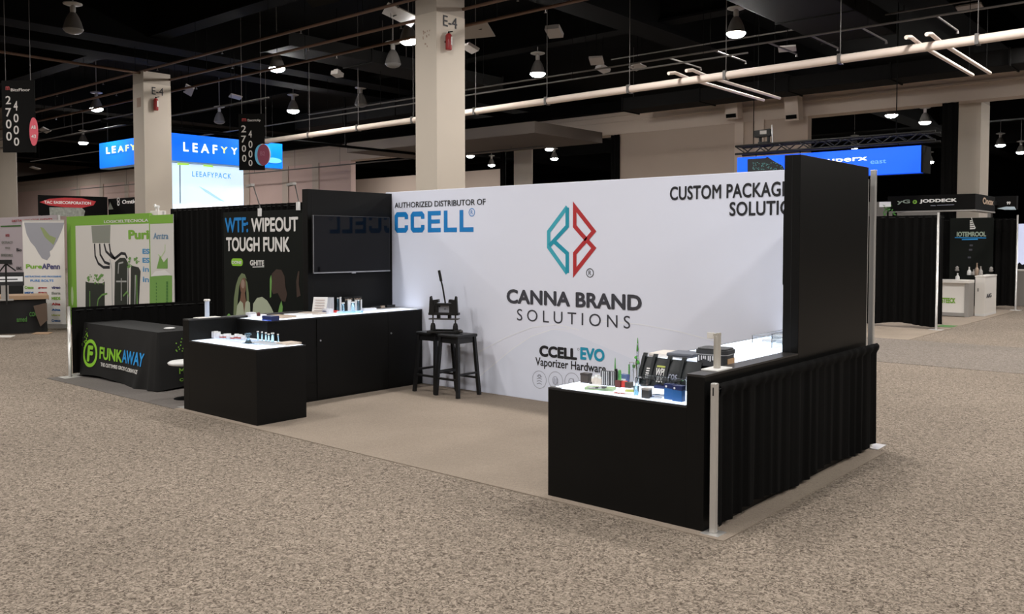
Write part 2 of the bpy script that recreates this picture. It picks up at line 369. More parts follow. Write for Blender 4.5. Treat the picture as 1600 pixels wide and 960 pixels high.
text(t2, XP(c2.x), 'E-4', 237, 147.5, 255, 138, INK, 0.004, 0.008)
mb = MB(); pl = YP(c2.y)
a, b = pl.p(214, 168); a2, b2 = pl.p(220, 152); mb.rect(pl, a, a2, b, b2, 0.001)
part('torn_notice', mb, mat('torn_paper', (0.42, 0.30, 0.24), 0.8), t2)
column((1532.5, 200), 0, 1497.5, 1546, 200, 'beige column at the right standing behind the black header sign', 6.3, 5.7, 27.1)
column((831, 260), 0, 803, 832.5, 260, 'dim beige column far behind, seen over the backdrop top edge', 5.7, 5.6, 26.5)
column((26, 300), 0, -30, 27.5, 300, 'pale column at the left edge behind the black number sign', 7.2, 6.0, 13.6)

def extinguisher(X, px, py_top, py_bot, label):
    pl = XP(X); q = pl.w(px, py_bot); q2 = pl.w(px, py_top); h = q2.z - q.z; r = h * 0.17
    t = thing('fire_extinguisher', label, 'fire extinguisher', (X + r + 0.02, q.y, q.z))
    c = (X + r + 0.02, q.y, q.z)
    part('cylinder', MB().lathe(c, [(r * 0.9, 0), (r, h * 0.04), (r, h * 0.78), (r * 0.7, h * 0.86), (r * 0.3, h * 0.9)], 16), REDM, t)
    part('valve', MB().lathe(c, [(r * 0.3, h * 0.9), (r * 0.35, h * 0.95), (r * 0.2, h)], 10).bar((c[0], c[1], c[2] + h * 0.96), (c[0] + 0.02, c[1] + r * 1.4, c[2] + h * 1.02), 0.02, 0.02), STEEL, t)
    part('label', MB().rect(XP(c[0] + r), c[1] + r * 0.05, c[1] + r * 0.6, c[2] + h * 0.25, c[2] + h * 0.7, 0.001), WHITEINK, t)
    part('bracket', MB().box(X, X + r, q.y - r * 0.5, q.y + r * 0.5, q.z + h * 0.4, q.z + h * 0.5), STEEL, t)
extinguisher(c1.x, 696.5, 50, 79, 'red fire extinguisher on the column behind the white backdrop')
extinguisher(c2.x, 241.5, 152, 173, 'red fire extinguisher on the column by the blue sign')

# ------------------------------------------------------------------ high bay lamps
def make_lamp(loc, label, lit):
    t = thing('high_bay_lamp', label, 'lamp', loc, 0, 'high bay lamps on the black ceiling')
    part('reflector', MB().lathe(loc, [(0.215, 0.0), (0.205, 0.03), (0.17, 0.16), (0.12, 0.28), (0.07, 0.36), (0.05, 0.37)], 24), LAMPM, t)
    part('lens', MB().lathe(loc, [(0.0, -0.10), (0.09, -0.093), (0.16, -0.067), (0.205, -0.02), (0.212, 0.004)], 24), LENSM if lit else LENSOFF, t)
    part('neck', MB().lathe(loc, [(0.05, 0.36), (0.06, 0.40), (0.06, 0.50), (0.04, 0.52), (0.02, 0.54), (0.012, 0.55), (0.012, 1.7)], 12), LAMPW, t)
    part('mount', MB().lathe(loc, [(0.0, 0.53), (0.15, 0.53), (0.2, 0.55), (0.2, 0.57), (0.1, 0.60), (0.02, 0.62)], 20), LAMPW, t)
    return t
lit = make_lamp((-9.17, 18.47, LAMP_Z), 'lit high bay lamp, largest in the photo, above the custom packaging lettering', True)
off = make_lamp((-20.17, 8.58, LAMP_Z), 'unlit high bay lamp with white mount ring at upper left', False)
for x, y, lb in ((-15.52, 19.21, 'lit high bay lamp just right of the big E-4 column'), (-20.43, 14.05, 'lit high bay lamp crossed by a thin brown pipe'),
                 (-26.44, 18.84, 'lit high bay lamp above the right black number sign'), (-31.32, 14.07, 'lit high bay lamp left of the E-4 column, upper of two'),
                 (-42.26, 18.33, 'small lit high bay lamp lower left, above the blue sign corner'), (-10.57, 33.88, 'lit high bay lamp under the beam, left of a pair by the right column'),
                 (-10.18, 36.68, 'lit high bay lamp under the beam, next to the right column'), (-15.41, 43.86, 'lit high bay lamp directly over the royal blue sign'),
                 (-9.77, 47.59, 'far lit high bay lamp right of the right column, upper'), (-9.7, 51.93, 'far lit high bay lamp at the right edge of the photo'),
                 (-27.35, 34.78, 'far lit high bay lamp, upper left of those over the backdrop opening'), (-30.21, 38.87, 'bright far lit high bay lamp right of the dim column'),
                 (-35.53, 39.55, 'far lit high bay lamp left of the dim column, lower'), (-32.78, 34.78, 'far lit high bay lamp touching the big column right edge'),
                 (-22.9, 41.5, 'far lit high bay lamp at right of the opening over the backdrop, upper'), (-28.0, 54, 'far lit high bay lamp at right of the opening over the backdrop, lower'),
                 (-15.32, 14.15, 'lit high bay lamp half hidden behind the left edge of the big column'), (-14.83, 54.57, 'tiny far lit high bay lamp just right of the royal blue sign')):
    dup(lit, (x, y, LAMP_Z), lb)
for x, y, lb in ((-30.96, 18.64, 'unlit high bay lamp above the blue sign, left of the number sign'), (-17.6, 15.7, 'dim unlit high bay lamp left of the big column below the sprinkler pipes'),
                 (-23.5, 19.5, 'unlit high bay lamp between two lit lamps near the top')):
    dup(off, (x, y, LAMP_Z), lb)

# ------------------------------------------------------------------ overhead pipes, ducts, conduits
def roof(x, y):
    if min(abs(x - b) for b in BEAMX) < 0.44: return 7.04
    if min(abs(y - b) for b in JOISTY) < 0.27: return 7.24
    return 8.2
def hangers(mb, pts, r, top):
    for x, y, z in pts:
        mb.tube([(x, y, z + r * 0.9), (x, y, top)], 0.008, 6); mb.lathe((x, y, z - r * 1.0), [(r * 0.2, 0), (r * 0.3, 0.01)], 6)
        mb.obox((x, y, z), (1, 0, 0), (0, 1, 0), (0, 0, 1), 0.03, r * 1.12, r * 1.12)
    return mb
wy, wz = 16.0, 4.98
_pa, _pb = YP(wy).w(600, 194.5), YP(wy).w(1600, 51.5)
def pz(x): return _pa.z + (_pb.z - _pa.z) * (x - _pa.x) / (_pb.x - _pa.x)
t = thing('overhead_pipe', 'thick white wrapped pipe running right across under the ceiling', 'pipe', (-12, wy, wz))
part('pipe', MB().tube([(-24.2, wy, pz(-24.2)), (-12, wy, pz(-12)), (6, wy, pz(6))], 0.077, 14), WPIPE, t)
for k in range(13): part('hanger', hangers(MB(), [(-23.9 + 2.25 * k, wy, pz(-23.9 + 2.25 * k))], 0.077, roof(-23.9 + 2.25 * k, wy)), GREYPIPE, t)
for k, (x, lb) in enumerate(((-9.15, 'left of two thin white branch pipes near the large lit lamp'), (-8.75, 'right of two thin white branch pipes near the large lit lamp'),
                             (-4.62, 'left of two thin white branch pipes leading to the right column'), (-4.3, 'right of two thin white branch pipes leading to the right column'))):
    wz = pz(x); t = thing('branch_pipe', lb, 'pipe', (x, wy, wz))
    part('pipe', MB().tube([(x, wy - 0.5, wz + 0.10), (x, wy - 0.25, wz + 0.15), (x, wy + 0.4, wz + 0.11), (x, wy + 3.9, wz + 0.11)], 0.035, 8), WPIPE, t)
    part('hanger', MB().tube([(x, wy + 3.6, wz + 0.1), (x, wy + 3.6, roof(x, wy + 3.6))], 0.006, 5), STEEL, t)
for zz, pxm, x0, lb in ((6.35, (457, 49), -34, 'brown sprinkler pipe along the top of the left column'), (6.2, (460, 78), -44, 'brown sprinkler pipe, middle of three above the lit lamps'),
                    (6.15, (460, 100), -44, 'brown sprinkler pipe, lowest of three, crossing a lit lamp')):
    p = onz(pxm[0], pxm[1], zz)
    t = thing('sprinkler_pipe', lb, 'pipe', (p.x, p.y, p.z))
    part('pipe', MB().tube([(x0, p.y, p.z), (p.x, p.y, p.z), (2, p.y, p.z)], 0.033, 8), BROWNPIPE, t)
    for k in range(12):
        x = x0 + 1.5 + 3.1 * k; part('hanger', MB().tube([(x, p.y, p.z), (x, p.y, roof(x, p.y))], 0.006, 5), STEEL, t)
        part('sprinkler_head', MB().lathe((x + 1.2, p.y, p.z - 0.09), [(0.03, 0), (0.012, 0.02), (0.012, 0.08)], 8), GREYPIPE, t)
p = onz(100, 96, 6.3)
one('sprinkler_pipe', MB().tube([(p.x, -8, 6.3), (p.x, p.y, 6.3), (p.x, 11.6, 6.3)], 0.035, 8), BROWNPIPE, 'brown pipe from the top left running to the left column', 'pipe')
def conduit(px, z, x0, x1, lb, r=0.02, arms=()):
    p = onz(px[0], px[1], z); t = thing('conduit', lb, 'conduit', (p.x, p.y, z))
    part('conduit_run', MB().tube([(x0, p.y, z), (p.x, p.y, z), (x1, p.y, z)], r, 6), GREYPIPE, t)
    k = x0 + 1
    while k < x1: part('hanger', MB().tube([(k, p.y, z), (k, p.y, roof(k, p.y))], 0.006, 5), STEEL, t); k += 3.4
    for a in arms:
        q = YP(p.y).w(*a); part('arm', MB().tube([(q.x, p.y, z), (q.x, p.y + 1.5, z)], r * 0.9, 6).lathe((q.x, p.y + 1.5, z - 0.06), [(0.03, 0), (0.02, 0.05)], 8), GREYPIPE, t)
conduit((1100, 82), 6.0, -24, 4, 'thin grey conduit below the large lit lamp', 0.022, ((1117, 79), (1200, 65), (1267, 54), (1346, 40), (1463, 20), (1045, 92)))
conduit((1340, 30), 6.9, -14, 6, 'thin grey conduit near the top right corner', 0.02)
conduit((480, 187), 5.6, -44, -8, 'thin grey conduit below the lamp by the number sign', 0.02)
conduit((300, 175), 5.6, -50, -20, 'thin grey conduit above the blue sign', 0.02)
conduit((120, 195), 5.8, -60, -26, 'thin grey conduit across the lower left ceiling', 0.02)
conduit((620, 250), 5.3, -60, -20, 'thin dark conduit in front of the far beige wall', 0.03)
mb = MB().tube([onz(500, 230, 5.4), onz(650, 246, 5.4)], 0.05, 8)
a = onz(540, 229, 5.35)
one('drain_pipe', MB().tube([(a.x, a.y - 9, 5.35), (a.x, a.y + 4, 5.35)], 0.05, 8).tube([(a.x, a.y, 5.35), (a.x, a.y, 7.2)], 0.04, 8), STEEL, 'black drain pipe crossing in front of the far beige wall', 'pipe')
# ducts and plates under the roof
def duct(x0, x1, y0, y1, z0, z1, lb, m=DUCTM):
    t = thing('air_duct', lb, 'duct', ((x0 + x1) / 2, (y0 + y1) / 2, z0))
    part('duct_body', MB().box(x0, x1, y0, y1, z0, z1, 0.03), m, t)
    ln = max(x1 - x0, y1 - y0); n = max(2, int(ln / 2.4))
    for k in range(n + 1):
        mb = MB()
        if y1 - y0 > x1 - x0: yy = y0 + (y1 - y0) * k / n; mb.box(x0 - 0.03, x1 + 0.03, yy - 0.02, yy + 0.02, z0 - 0.03, z1 + 0.03)
        else: xx = x0 + (x1 - x0) * k / n; mb.box(xx - 0.02, xx + 0.02, y0 - 0.03, y1 + 0.03, z0 - 0.03, z1 + 0.03)
        part('flange', mb, m, t)
    for xx in (x0 + 0.1, x1 - 0.1): part('hanger', MB().tube([(xx, (y0 + y1) / 2, z1), (xx, (y0 + y1) / 2, roof(xx, (y0 + y1) / 2))], 0.01, 5), GREYPIPE, t)
duct(-8.3, -6.6, 8.2, 21.3, 6.62, 7.0, 'dark flat duct above and left of the large lit lamp')
duct(-19.6, -18.4, 13, 21, 6.66, 7.0, 'dark duct running away left of the big column')
duct(-30, -21, 21.5, 22.6, 6.4, 7.0, 'dark duct crossing behind the lit lamp by the number sign')
duct(-3.2, -2.0, 11.3, 23.8, 6.45, 7.0, 'dark duct near the upper right corner')
duct(-16, -2, 24.2, 25.2, 6.1, 6.5, 'long dark duct just above the beige beam')
FIXT = mat('dusty_fixture_paint', (0.30, 0.27, 0.25), 0.6)
def roof_box(px, z, w, d, h, lb, name='junction_box', m=None):
    p = onz(px[0], px[1], z); t = thing(name, lb, 'ceiling box', (p.x, p.y, z))
    rn = random.Random(int(px[0] * 7 + px[1])); an = rn.uniform(-0.6, 0.6); tl = rn.uniform(0.2, 0.5)
    ux = Vector((math.cos(an), math.sin(an), 0)); uz = Vector((-math.sin(an) * math.sin(tl), math.cos(an) * math.sin(tl), math.cos(tl))); uy = uz.cross(ux)
    part('housing', MB().obox((p.x, p.y, z + h * 0.45), ux, uy, uz, w / 2, d / 2, h * 0.22).obox((p.x, p.y, z + h * 0.72), ux, uy, uz, w * 0.28, d * 0.28, h * 0.16), m or FIXT, t)
    part('bracket', MB().bar((p.x - w * 0.25, p.y, z + h * 0.6), (p.x, p.y, z + h), 0.02, 0.02).bar((p.x + w * 0.25, p.y, z + h * 0.6), (p.x, p.y, z + h), 0.02, 0.02), STEEL, t)
    part('rod', MB().tube([(p.x, p.y, z + h), (p.x, p.y, roof(p.x, p.y))], 0.01, 6), STEEL, t)
roof_box((625, 25), 6.7, 0.9, 0.7, 0.05, 'pale flat panel hanging left of the big column top', m=LAMPW)
roof_box((742, 50), 6.5, 0.8, 0.5, 0.05, 'pale flat panel right of the big column, upper')
roof_box((735, 80), 6.3, 0.4, 0.3, 0.16, 'pale boxy fixture right of the big column, lower')
roof_box((866, 57), 6.6, 0.35, 0.35, 0.25, 'small pale box hanging right of the big column at top')
roof_box((932, 98), 6.4, 0.35, 0.3, 0.12, 'small pale fixture right of the middle lit lamp, upper')
roof_box((942, 113), 6.3, 0.3, 0.3, 0.2, 'small pale fixture right of the middle lit lamp, lower')
roof_box((996, 106), 6.4, 0.6, 0.25, 0.06, 'flat pale fixture above the white pipe')
roof_box((1230, 79), 6.3, 0.4, 0.25, 0.1, 'pale flat fixture below the large lit lamp at right')
roof_box((527, 122), 6.3, 0.25, 0.25, 0.25, 'small pale sensor hanging between lamps and big column', 'ceiling_sensor')
roof_box((295, 143), 6.2, 1.4, 0.25, 0.08, 'long pale panel above the blue hanging sign')
roof_box((368, 153), 6.3, 0.6, 0.35, 0.08, 'pale flat panel above the number sign')
roof_box((70, 205), 6.0, 0.9, 0.3, 0.08, 'long pale fixture in the lower left ceiling')
roof_box((55, 264), 5.5, 0.7, 0.4, 0.08, 'flat pale box over the far wall at the left')
roof_box((1515, 14), 6.8, 0.5, 0.25, 0.08, 'flat pale box at the top right corner')
roof_box((500, 5), 6.6, 0.8, 0.5, 0.5, 'grey box hanging at the top centre left', m=DUCTM)
# loudspeakers on the beam
for px, py, lb in ((1146, 165, 'grey speaker box under the beige beam, left of two'), (1240, 166, 'grey speaker box under the beige beam, right of two')):
    p = YP(WB - 0.6).w(px, py); t = thing('wall_speaker', lb, 'loudspeaker', (p.x, p.y, p.z - 0.4), 0, 'speaker boxes under the beige beam')
    part('cabinet', MB().obox(p, (1, 0, 0), (0, 1, 0.15), (0, -0.15, 1), 0.21, 0.18, 0.42), BEIGE2, t)
    part('grille', MB().obox(p + Vector((0, -0.17, -0.34)), (1, 0, 0), (0, 1, 0.15), (0, -0.15, 1), 0.16, 0.02, 0.06), STEEL, t)
    part('bracket', MB().bar((p.x, p.y, p.z + 0.3), (p.x, WB, p.z + 0.5), 0.05, 0.05), STEEL, t)
p = YP(WB - 0.25).w(1144, 180); 
one('wall_horn', MB().lathe((p.x, p.y, p.z - 0.15), [(0.14, 0), (0.12, 0.12), (0.06, 0.26), (0.06, 0.34)], 14), BEIGE2, 'small dome fixture on the beam below the speaker', 'fixture')

# ------------------------------------------------------------------ carpets
BY0, BY1 = 4.73, 7.55
one('booth_carpet', MB().box(-8.70, -2.36, 4.66, 7.545, 0, 0.006), BOOTHC, 'smooth taupe carpet laid inside the black and white booth', 'carpet')
one('booth_carpet', MB().box(-11.95, -8.70, 4.66, 7.9, 0, 0.006), GREYC, 'grey brown carpet under the charcoal draped table at left', 'carpet')
one('aisle_carpet', MB().box(-8.5, 12, 13.35, 16.7, 0, 0.005), AISLE2, 'darker carpet strip crossing the aisle at right', 'carpet')
one('booth_carpet', MB().box(-12, -4.85, 16.72, 26, 0, 0.006), BOOTHC, 'smooth carpet under the far right booth with white counter', 'carpet')

# ------------------------------------------------------------------ the booth: backdrop wall
LX, RX = -8.50, -2.65           # inner faces of the two wings
WH = 2.41
bw = thing('backdrop_wall', 'long white booth backdrop with logos and black lettering', 'backdrop', (-5.6, 7.55, 0))
P = YP(BY1)
part('fabric_panel', MB().box(-8.62, -2.66, BY1, BY1 + 0.10, 0.0, WH, 0.006), WHITEW, bw)
part('frame', MB().box(-8.62, -2.66, BY1 + 0.10, BY1 + 0.13, 0.0, WH - 0.01), ALU, bw)
def hill(pts): return [P.p(x, y) for x, y in pts]
mb = MB()
def wave(pts_top):
    a = [P.p(x, y) for x, y in pts_top]; return a + [(a[-1][0], 0.01), (a[0][0], 0.01)]
part('wave_print', MB().slab(P, wave([(745, 590), (770, 572), (800, 545), (830, 525), (860, 515), (890, 520), (915, 530), (950, 545), (1000, 566), (1040, 580)]), 0.0006, 0.0006), WAVE, bw)
mb = MB()
mb.stroke(P, pxs(P, [(745, 552), (790, 528), (830, 512), (870, 507), (905, 516)]), 0.012, 0.0018)
mb.stroke(P, pxs(P, [(745, 592), (800, 546), (830, 526), (862, 515), (890, 514)]), 0.010, 0.0018)
mb.stroke(P, pxs(P, [(940, 502), (1000, 507), (1060, 518), (1120, 534), (1160, 548)]), 0.012, 0.0018)
part('line_print', mb, WAVE2, bw)
text(bw, P, 'AUTHORIZED DISTRIBUTOR OF', 617, 325.5, 759, 310.5, INK, bold=0.008)
mb = MB(); A0, B0 = P.p(617, 364); A1 = P.p(740, 363)[0]; BH = 0.262; W = A1 - A0; tk = 0.062
for f0_, f1_, kd in ((0, .182, 'C'), (.216, .398, 'C'), (.44, .605, 'E'), (.643, .803, 'L'), (.835, 1, 'L')):
    xa_, xb_ = A0 + f0_ * W, A0 + f1_ * W; h_ = tk / 2; c_ = 0.022; b0_, b1_ = B0, B0 + BH
    if kd == 'C': mb.stroke(P, [(xb_ - h_, b0_ + .645 * BH), (xb_ - h_, b1_ - h_ - c_), (xb_ - h_ - c_, b1_ - h_), (xa_ + h_ + c_, b1_ - h_), (xa_ + h_, b1_ - h_ - c_), (xa_ + h_, b0_ + h_ + c_), (xa_ + h_ + c_, b0_ + h_), (xb_ - h_ - c_, b0_ + h_), (xb_ - h_, b0_ + h_ + c_), (xb_ - h_, b0_ + .355 * BH)], tk, 0.003)
    elif kd == 'E': mb.slab(P, [(xa_, b0_), (xb_, b0_), (xb_, b0_ + .055), (xa_ + tk, b0_ + .055), (xa_ + tk, b0_ + .108), (xb_ - .015, b0_ + .108), (xb_ - .015, b0_ + .157), (xa_ + tk, b0_ + .157), (xa_ + tk, b1_ - .055), (xb_, b1_ - .055), (xb_, b1_), (xa_, b1_)], 0.002, 0.001)
    else: mb.slab(P, [(xa_, b0_), (xb_, b0_), (xb_, b0_ + .055), (xa_ + tk, b0_ + .055), (xa_ + tk, b1_), (xa_, b1_)], 0.002, 0.001)
part('lettering', mb, BLUEINK, bw, 'large bright blue block letters')
a, b = P.p(737.5, 332)
mb = MB().ring(P, a, b, 0.045, 0.045, 0.009, 0.003); textmb(mb, P, 'R', a - 0.018, a + 0.018, b - 0.024, b + 0.024); part('registered_mark', mb, BLUEINK, bw)
text(bw, P, 'CUSTOM PACKAGING', 1047, 313.5, 1262, 281.5, INK, bold=0.022, sp=1.04)
text(bw, P, 'SOLUTIONS', 1140, 338, 1270, 311.5, INK, bold=0.022, sp=1.04)
text(bw, P, 'CANNA BRAND', 792, 474, 1003, 461, GREYINK, bold=0.034, sp=1.02)
text(bw, P, 'SOLUTIONS', 808, 501, 985, 494, GREYINK, bold=0.0, sp=1.5)
text(bw, P, 'CCELL', 843, 557, 902, 545, INK, bold=0.05)
text(bw, P, 'EVO', 907, 562, 945, 546, CYANINK, bold=0.04)
text(bw, P, 'Vaporizer Hardware', 837, 575, 947, 570, INK, bold=0.012)
a, b = P.p(904, 546); part('registered_mark', MB().ring(P, a, b, 0.012, 0.012, 0.004, 0.003), GREYINK, bw)
k = lambda q: [P.p(780 + x / 2.825, 300 + y / 2.825) for x, y in q]
part('logo_mark', MB().stroke(P, k([(301, 70), (301, 152), (222, 238)]), 0.047, 0.0042).stroke(P, k([(301, 358), (301, 272), (238, 214)]), 0.047, 0.0036), TEAL, bw, 'teal left half of the diamond logo')
part('logo_mark', MB().stroke(P, k([(301, 66), (219, 176), (219, 244), (301, 360)]), 0.047, 0.003), TEAL2, bw, 'lighter teal edge of the diamond logo')
part('logo_mark', MB().stroke(P, k([(375, 200), (418, 248), (334, 356), (334, 272), (376, 223)]), 0.047, 0.0030).stroke(P, k([(372, 228), (418, 174), (334, 66), (334, 152), (385, 211)]), 0.047, 0.0038), REDINK, bw, 'red right half of the diamond logo')
a, b = P.p(780 + 401 / 2.825, 300 + 358 / 2.825)
mb = MB().ring(P, a, b, 0.045, 0.045, 0.008, 0.003); textmb(mb, P, 'R', a - 0.018, a + 0.018, b - 0.024, b + 0.024); part('registered_mark', mb, INK, bw)
for px, py, kind in ((843, 593.5, 0), (868.5, 595, 1), (894, 597, 2)):
    a, b = P.p(px, py); mb = MB().ring(P, a, b, 0.097, 0.097, 0.005, 0.003)
    if kind == 0:
        for q in range(4): mb.stroke(P, [(a - 0.035, b - 0.05 + q * 0.028), (a, b - 0.038 + q * 0.028), (a + 0.035, b - 0.05 + q * 0.028)], 0.007, 0.003)
        mb.ring(P, a, b + 0.04, 0.02, 0.018, 0.006, 0.003)
    elif kind == 1:
        for q in range(5): mb.stroke(P, [(a - 0.03 + q * 0.015, b - 0.045), (a - 0.03 + q * 0.015, b + 0.02 + 0.012 * (q % 2))], 0.005, 0.003)
        mb.ring(P, a - 0.008, b + 0.0, 0.035, 0.045, 0.005, 0.003)
    else:
        mb.ring(P, a - 0.01, b, 0.032, 0.036, 0.007, 0.003); mb.stroke(P, [(a + 0.01, b - 0.035), (a + 0.02, b + 0.035), (a + 0.035, b - 0.035)], 0.007, 0.003)
    part('icon', mb, FAINT, bw)

# ------------------------------------------------------------------ wings, half walls, cases, counter
WY = 6.125
WYL = 6.24
t = thing('side_wall', 'tall black side wall carrying the television', 'wall panel', (-8.56, 6.8, 0))
part('panel', MB().box(-8.60, LX, WYL, BY1, 0.0, 2.39, 0.003), BLACK, t)
part('joint', MB().box(LX - 0.002, LX + 0.0015, WYL + 0.07, WYL + 0.073, 0.96, 2.385), SEAM, t)
t = thing('side_wall', 'tall black side wall at the right end of the booth', 'wall panel', (-2.59, 6.8, 0))
part('panel', MB().box(RX, -2.53, WY, BY1, 0.0, 2.39, 0.003), BLACK, t)
part('joint', MB().box(RX + 0.058, RX + 0.061, WY - 0.0015, WY + 0.002, 0.96, 2.385), SEAM, t)
part('end_cap', MB().box(RX - 0.012, RX, WY + 0.02, WY + 0.05, 1.45, 2.0), STEEL, t)
def half_wall(x0, x1, label, WY):
    t = thing('half_wall', label, 'half wall', ((x0 + x1) / 2, 5.4, 0))
    part('panel', MB().box(x0, x1, BY0, WY, 0, 0.945, 0.002), BLACK, t)
    part('cap', MB().box(x0, x1, BY0, WY, 0.945, 0.958, 0.002), BLACKTOP, t)
half_wall(-8.62, LX, 'low black half wall left of the left lit display case', WYL)
half_wall(RX, -2.53, 'low black half wall beside the pleated black drape', WY)
def case(x0, x1, y0, y1, h, label):
    t = thing('display_case', label, 'display case', ((x0 + x1) / 2, (y0 + y1) / 2, 0))
    part('body', MB().box(x0, x1, y0, y1, 0.0, h - 0.012, 0.002), BLACK, t)
    mb = MB(); w = 0.018
    for bx in ((x0, x1, y0, y0 + w), (x0, x1, y1 - w, y1), (x0, x0 + w, y0 + w, y1 - w), (x1 - w, x1, y0 + w, y1 - w)): mb.box(bx[0], bx[1], bx[2], bx[3], h - 0.012, h - 0.001)
    part('rim', mb, BEZEL, t)
    part('light_panel', MB().box(x0 + w, x1 - w, y0 + w, y1 - w, h - 0.012, h), LIGHTTOP, t, 'glowing white top of the case')
    return t
LCH, RCH, CH = 0.738, 0.76, 0.935
case(LX, -7.265, BY0, 5.30, LCH, 'left black display case with glowing white top and glass tubes')
case(-3.725, RX, BY0, 5.30, RCH, 'right black display case with glowing top and many small boxes')
def counter(x0, x1, fx, label, doors):
    t = thing('counter', label, 'counter', ((x0 + x1) / 2, 6.4, 0))
    part('carcass', MB().box(x0, x1, 5.302, 7.535, 0.0, CH - 0.012, 0.002), BLACK, t)
    part('light_panel', MB().box(x0 + 0.012, x1 - 0.012, 5.314, 7.523, CH - 0.012, CH), LIGHTTOP, t, 'glowing white counter top')
    part('rim', MB().box(x0, x1, 5.302, 5.314, CH - 0.012, CH + 0.001).box(x0, x0 + 0.012, 5.314, 7.535, CH - 0.012, CH + 0.001).box(x1 - 0.012, x1, 5.314, 7.535, CH - 0.012, CH + 0.001).box(x0, x1, 7.523, 7.535, CH - 0.012, CH), BEZEL, t)
    sg = 1 if fx == x1 else -1
    for y0, y1 in doors:
        d = part('door', MB().box(min(fx, fx + sg * 0.008), max(fx, fx + sg * 0.008), y0 + 0.002, y1 - 0.002, 0.03, CH - 0.02, 0.001), BLACK, t)
        pl = Plane((fx + sg * 0.008, 0, 0), (0, sg, 0))
        part('lock', MB().tube([(fx + sg * 0.008, y0 + 0.045, 0.675), (fx + sg * 0.018, y0 + 0.045, 0.675)], 0.011, 10), SILVER, d)
    return t
counter(LX, -7.935, -7.935, 'long black counter with glowing top under the television', ((5.93, 6.97), (6.97, 7.53)))
part('kick_panel', MB().box(-7.935, -7.931, 5.32, 5.925, 0.03, 0.21), BLACK, [o for o in C.objects if o.name == 'counter'][0])
counter(-3.31, RX, -3.31, 'black counter with glowing top behind the right half wall', ((5.93, 6.97), (6.97, 7.53)))

# television on the left wing
T = XP(LX); y0, y1, z0, z1 = 6.265, 7.445, 1.40, 2.085
t = thing('television', 'wide flat black television mounted on the black side wall', 'television', (LX + 0.05, 6.9, z0))
part('housing', MB().box(LX + 0.005, LX + 0.06, y0 + 0.06, y1 - 0.06, z0 + 0.06, z1 - 0.08), BEZEL, t)
part('bezel', MB().box(LX + 0.05, LX + 0.075, y0, y1, z0, z1, 0.003), BEZEL, t)
part('screen', MB().box(LX + 0.075, LX + 0.0765, y0 + 0.008, y1 - 0.008, z0 + 0.018, z1 - 0.008), SCREEN, t)
part('trim', MB().box(LX + 0.072, LX + 0.078, y0, y1, z0, z0 + 0.012).box(LX + 0.072, LX + 0.077, y0, y0 + 0.004, z0, z1).box(LX + 0.07, LX + 0.08, 6.83, 6.89, z0 - 0.012, z0 + 0.006), SILVER, t, 'silver lower edge of the television')

# ------------------------------------------------------------------ stools and the press
def make_stool(loc, rz, label):
    t = thing('bar_stool', label, 'stool', loc, rz)
    h, a, b = 0.71, 0.165, 0.176       # seat height, half top, half spread at the floor
    L = MB().box(-a, a, -a, a, h - 0.035, h, 0.012); part('seat', L, STOOLW, t, world=False)
    mb = MB()
    for sx, sy in ((1, 0), (-1, 0), (0, 1), (0, -1)):
        if sx: mb.box(sx * (a - 0.045), sx * (a - 0.025), -a + 0.03, a - 0.03, h - 0.10, h - 0.035)
        else: mb.box(-a + 0.03, a - 0.03, min(sy * (a - 0.045), sy * (a - 0.025)), max(sy * (a - 0.045), sy * (a - 0.025)), h - 0.10, h - 0.035)
    part('apron', mb, STOOLW, t, world=False)
    for sx in (-1, 1):
        for sy in (-1, 1):
            part('leg', MB().bar((sx * b, sy * b, 0), (sx * (a - 0.03), sy * (a - 0.03), h - 0.035), 0.038, 0.038, 0.034, 0.034), STOOLW, t, world=False)
    def at(z): return b + (a - 0.035 - b) * z / (h - 0.035)
    for z, pairs in ((0.20, ((-1, -1, 1, -1), (-1, 1, 1, 1))), (0.26, ((-1, -1, -1, 1), (1, -1, 1, 1)))):
        r = at(z)
        for q in pairs: part('stretcher', MB().bar((q[0] * r, q[1] * r, z), (q[2] * r, q[3] * r, z), 0.03, 0.022), STOOLW, t, world=False)
    return t
sA = onz(690, 519, 0.72); sB = onz(716, 524, 0.72)
st1 = make_stool((-7.405, 7.25, 0.006), 0.0, 'black wooden bar stool beside the counter end, left of a pair')
st2 = make_stool((-7.01, 7.215, 0.006), 0.0, 'black wooden bar stool nearer the white backdrop, right of a pair')
# the hand press across both stools
PZ = 0.717
t = thing('hand_press', 'black cast iron hand press with long upright lever on stools', 'press', (-7.235, 7.225, PZ), 0.52)
def PL(n, m_, M, lab=None, par=None):
    m_.v = [Vector((v.x * 0.82, v.y * 0.82, v.z * 0.73)) for v in m_.v]; return part(n, m_, M, par or t, lab, world=False)
PL('base', MB().box(-0.21, 0.21, -0.17, -0.12, 0, 0.03, 0.004).box(-0.21, 0.21, 0.12, 0.17, 0, 0.03, 0.004).box(-0.20, -0.15, -0.15, 0.15, 0, 0.03).box(0.15, 0.20, -0.15, 0.15, 0, 0.03).box(0.19, 0.26, -0.16, -0.1, 0, 0.045, 0.01), CASTI)
for sx in (-1, 1):
    PL('post_foot', MB().lathe((sx * 0.165, 0, 0.03), [(0.04, 0), (0.036, 0.07), (0.026, 0.11), (0.02, 0.115)], 14), CASTI)
    PL('guide_post', MB().tube([(sx * 0.165, 0, 0.03), (sx * 0.165, 0, 0.40)], 0.011, 10), GREYI)
PL('lower_plate', MB().box(-0.215, 0.215, -0.06, 0.06, 0.205, 0.222, 0.004), GREYI)
PL('platen', MB().box(-0.22, 0.22, -0.055, 0.055, 0.275, 0.315, 0.006).box(-0.10, -0.06, -0.03, 0.03, 0.222, 0.275).box(0.06, 0.10, -0.03, 0.03, 0.222, 0.275), CASTI)
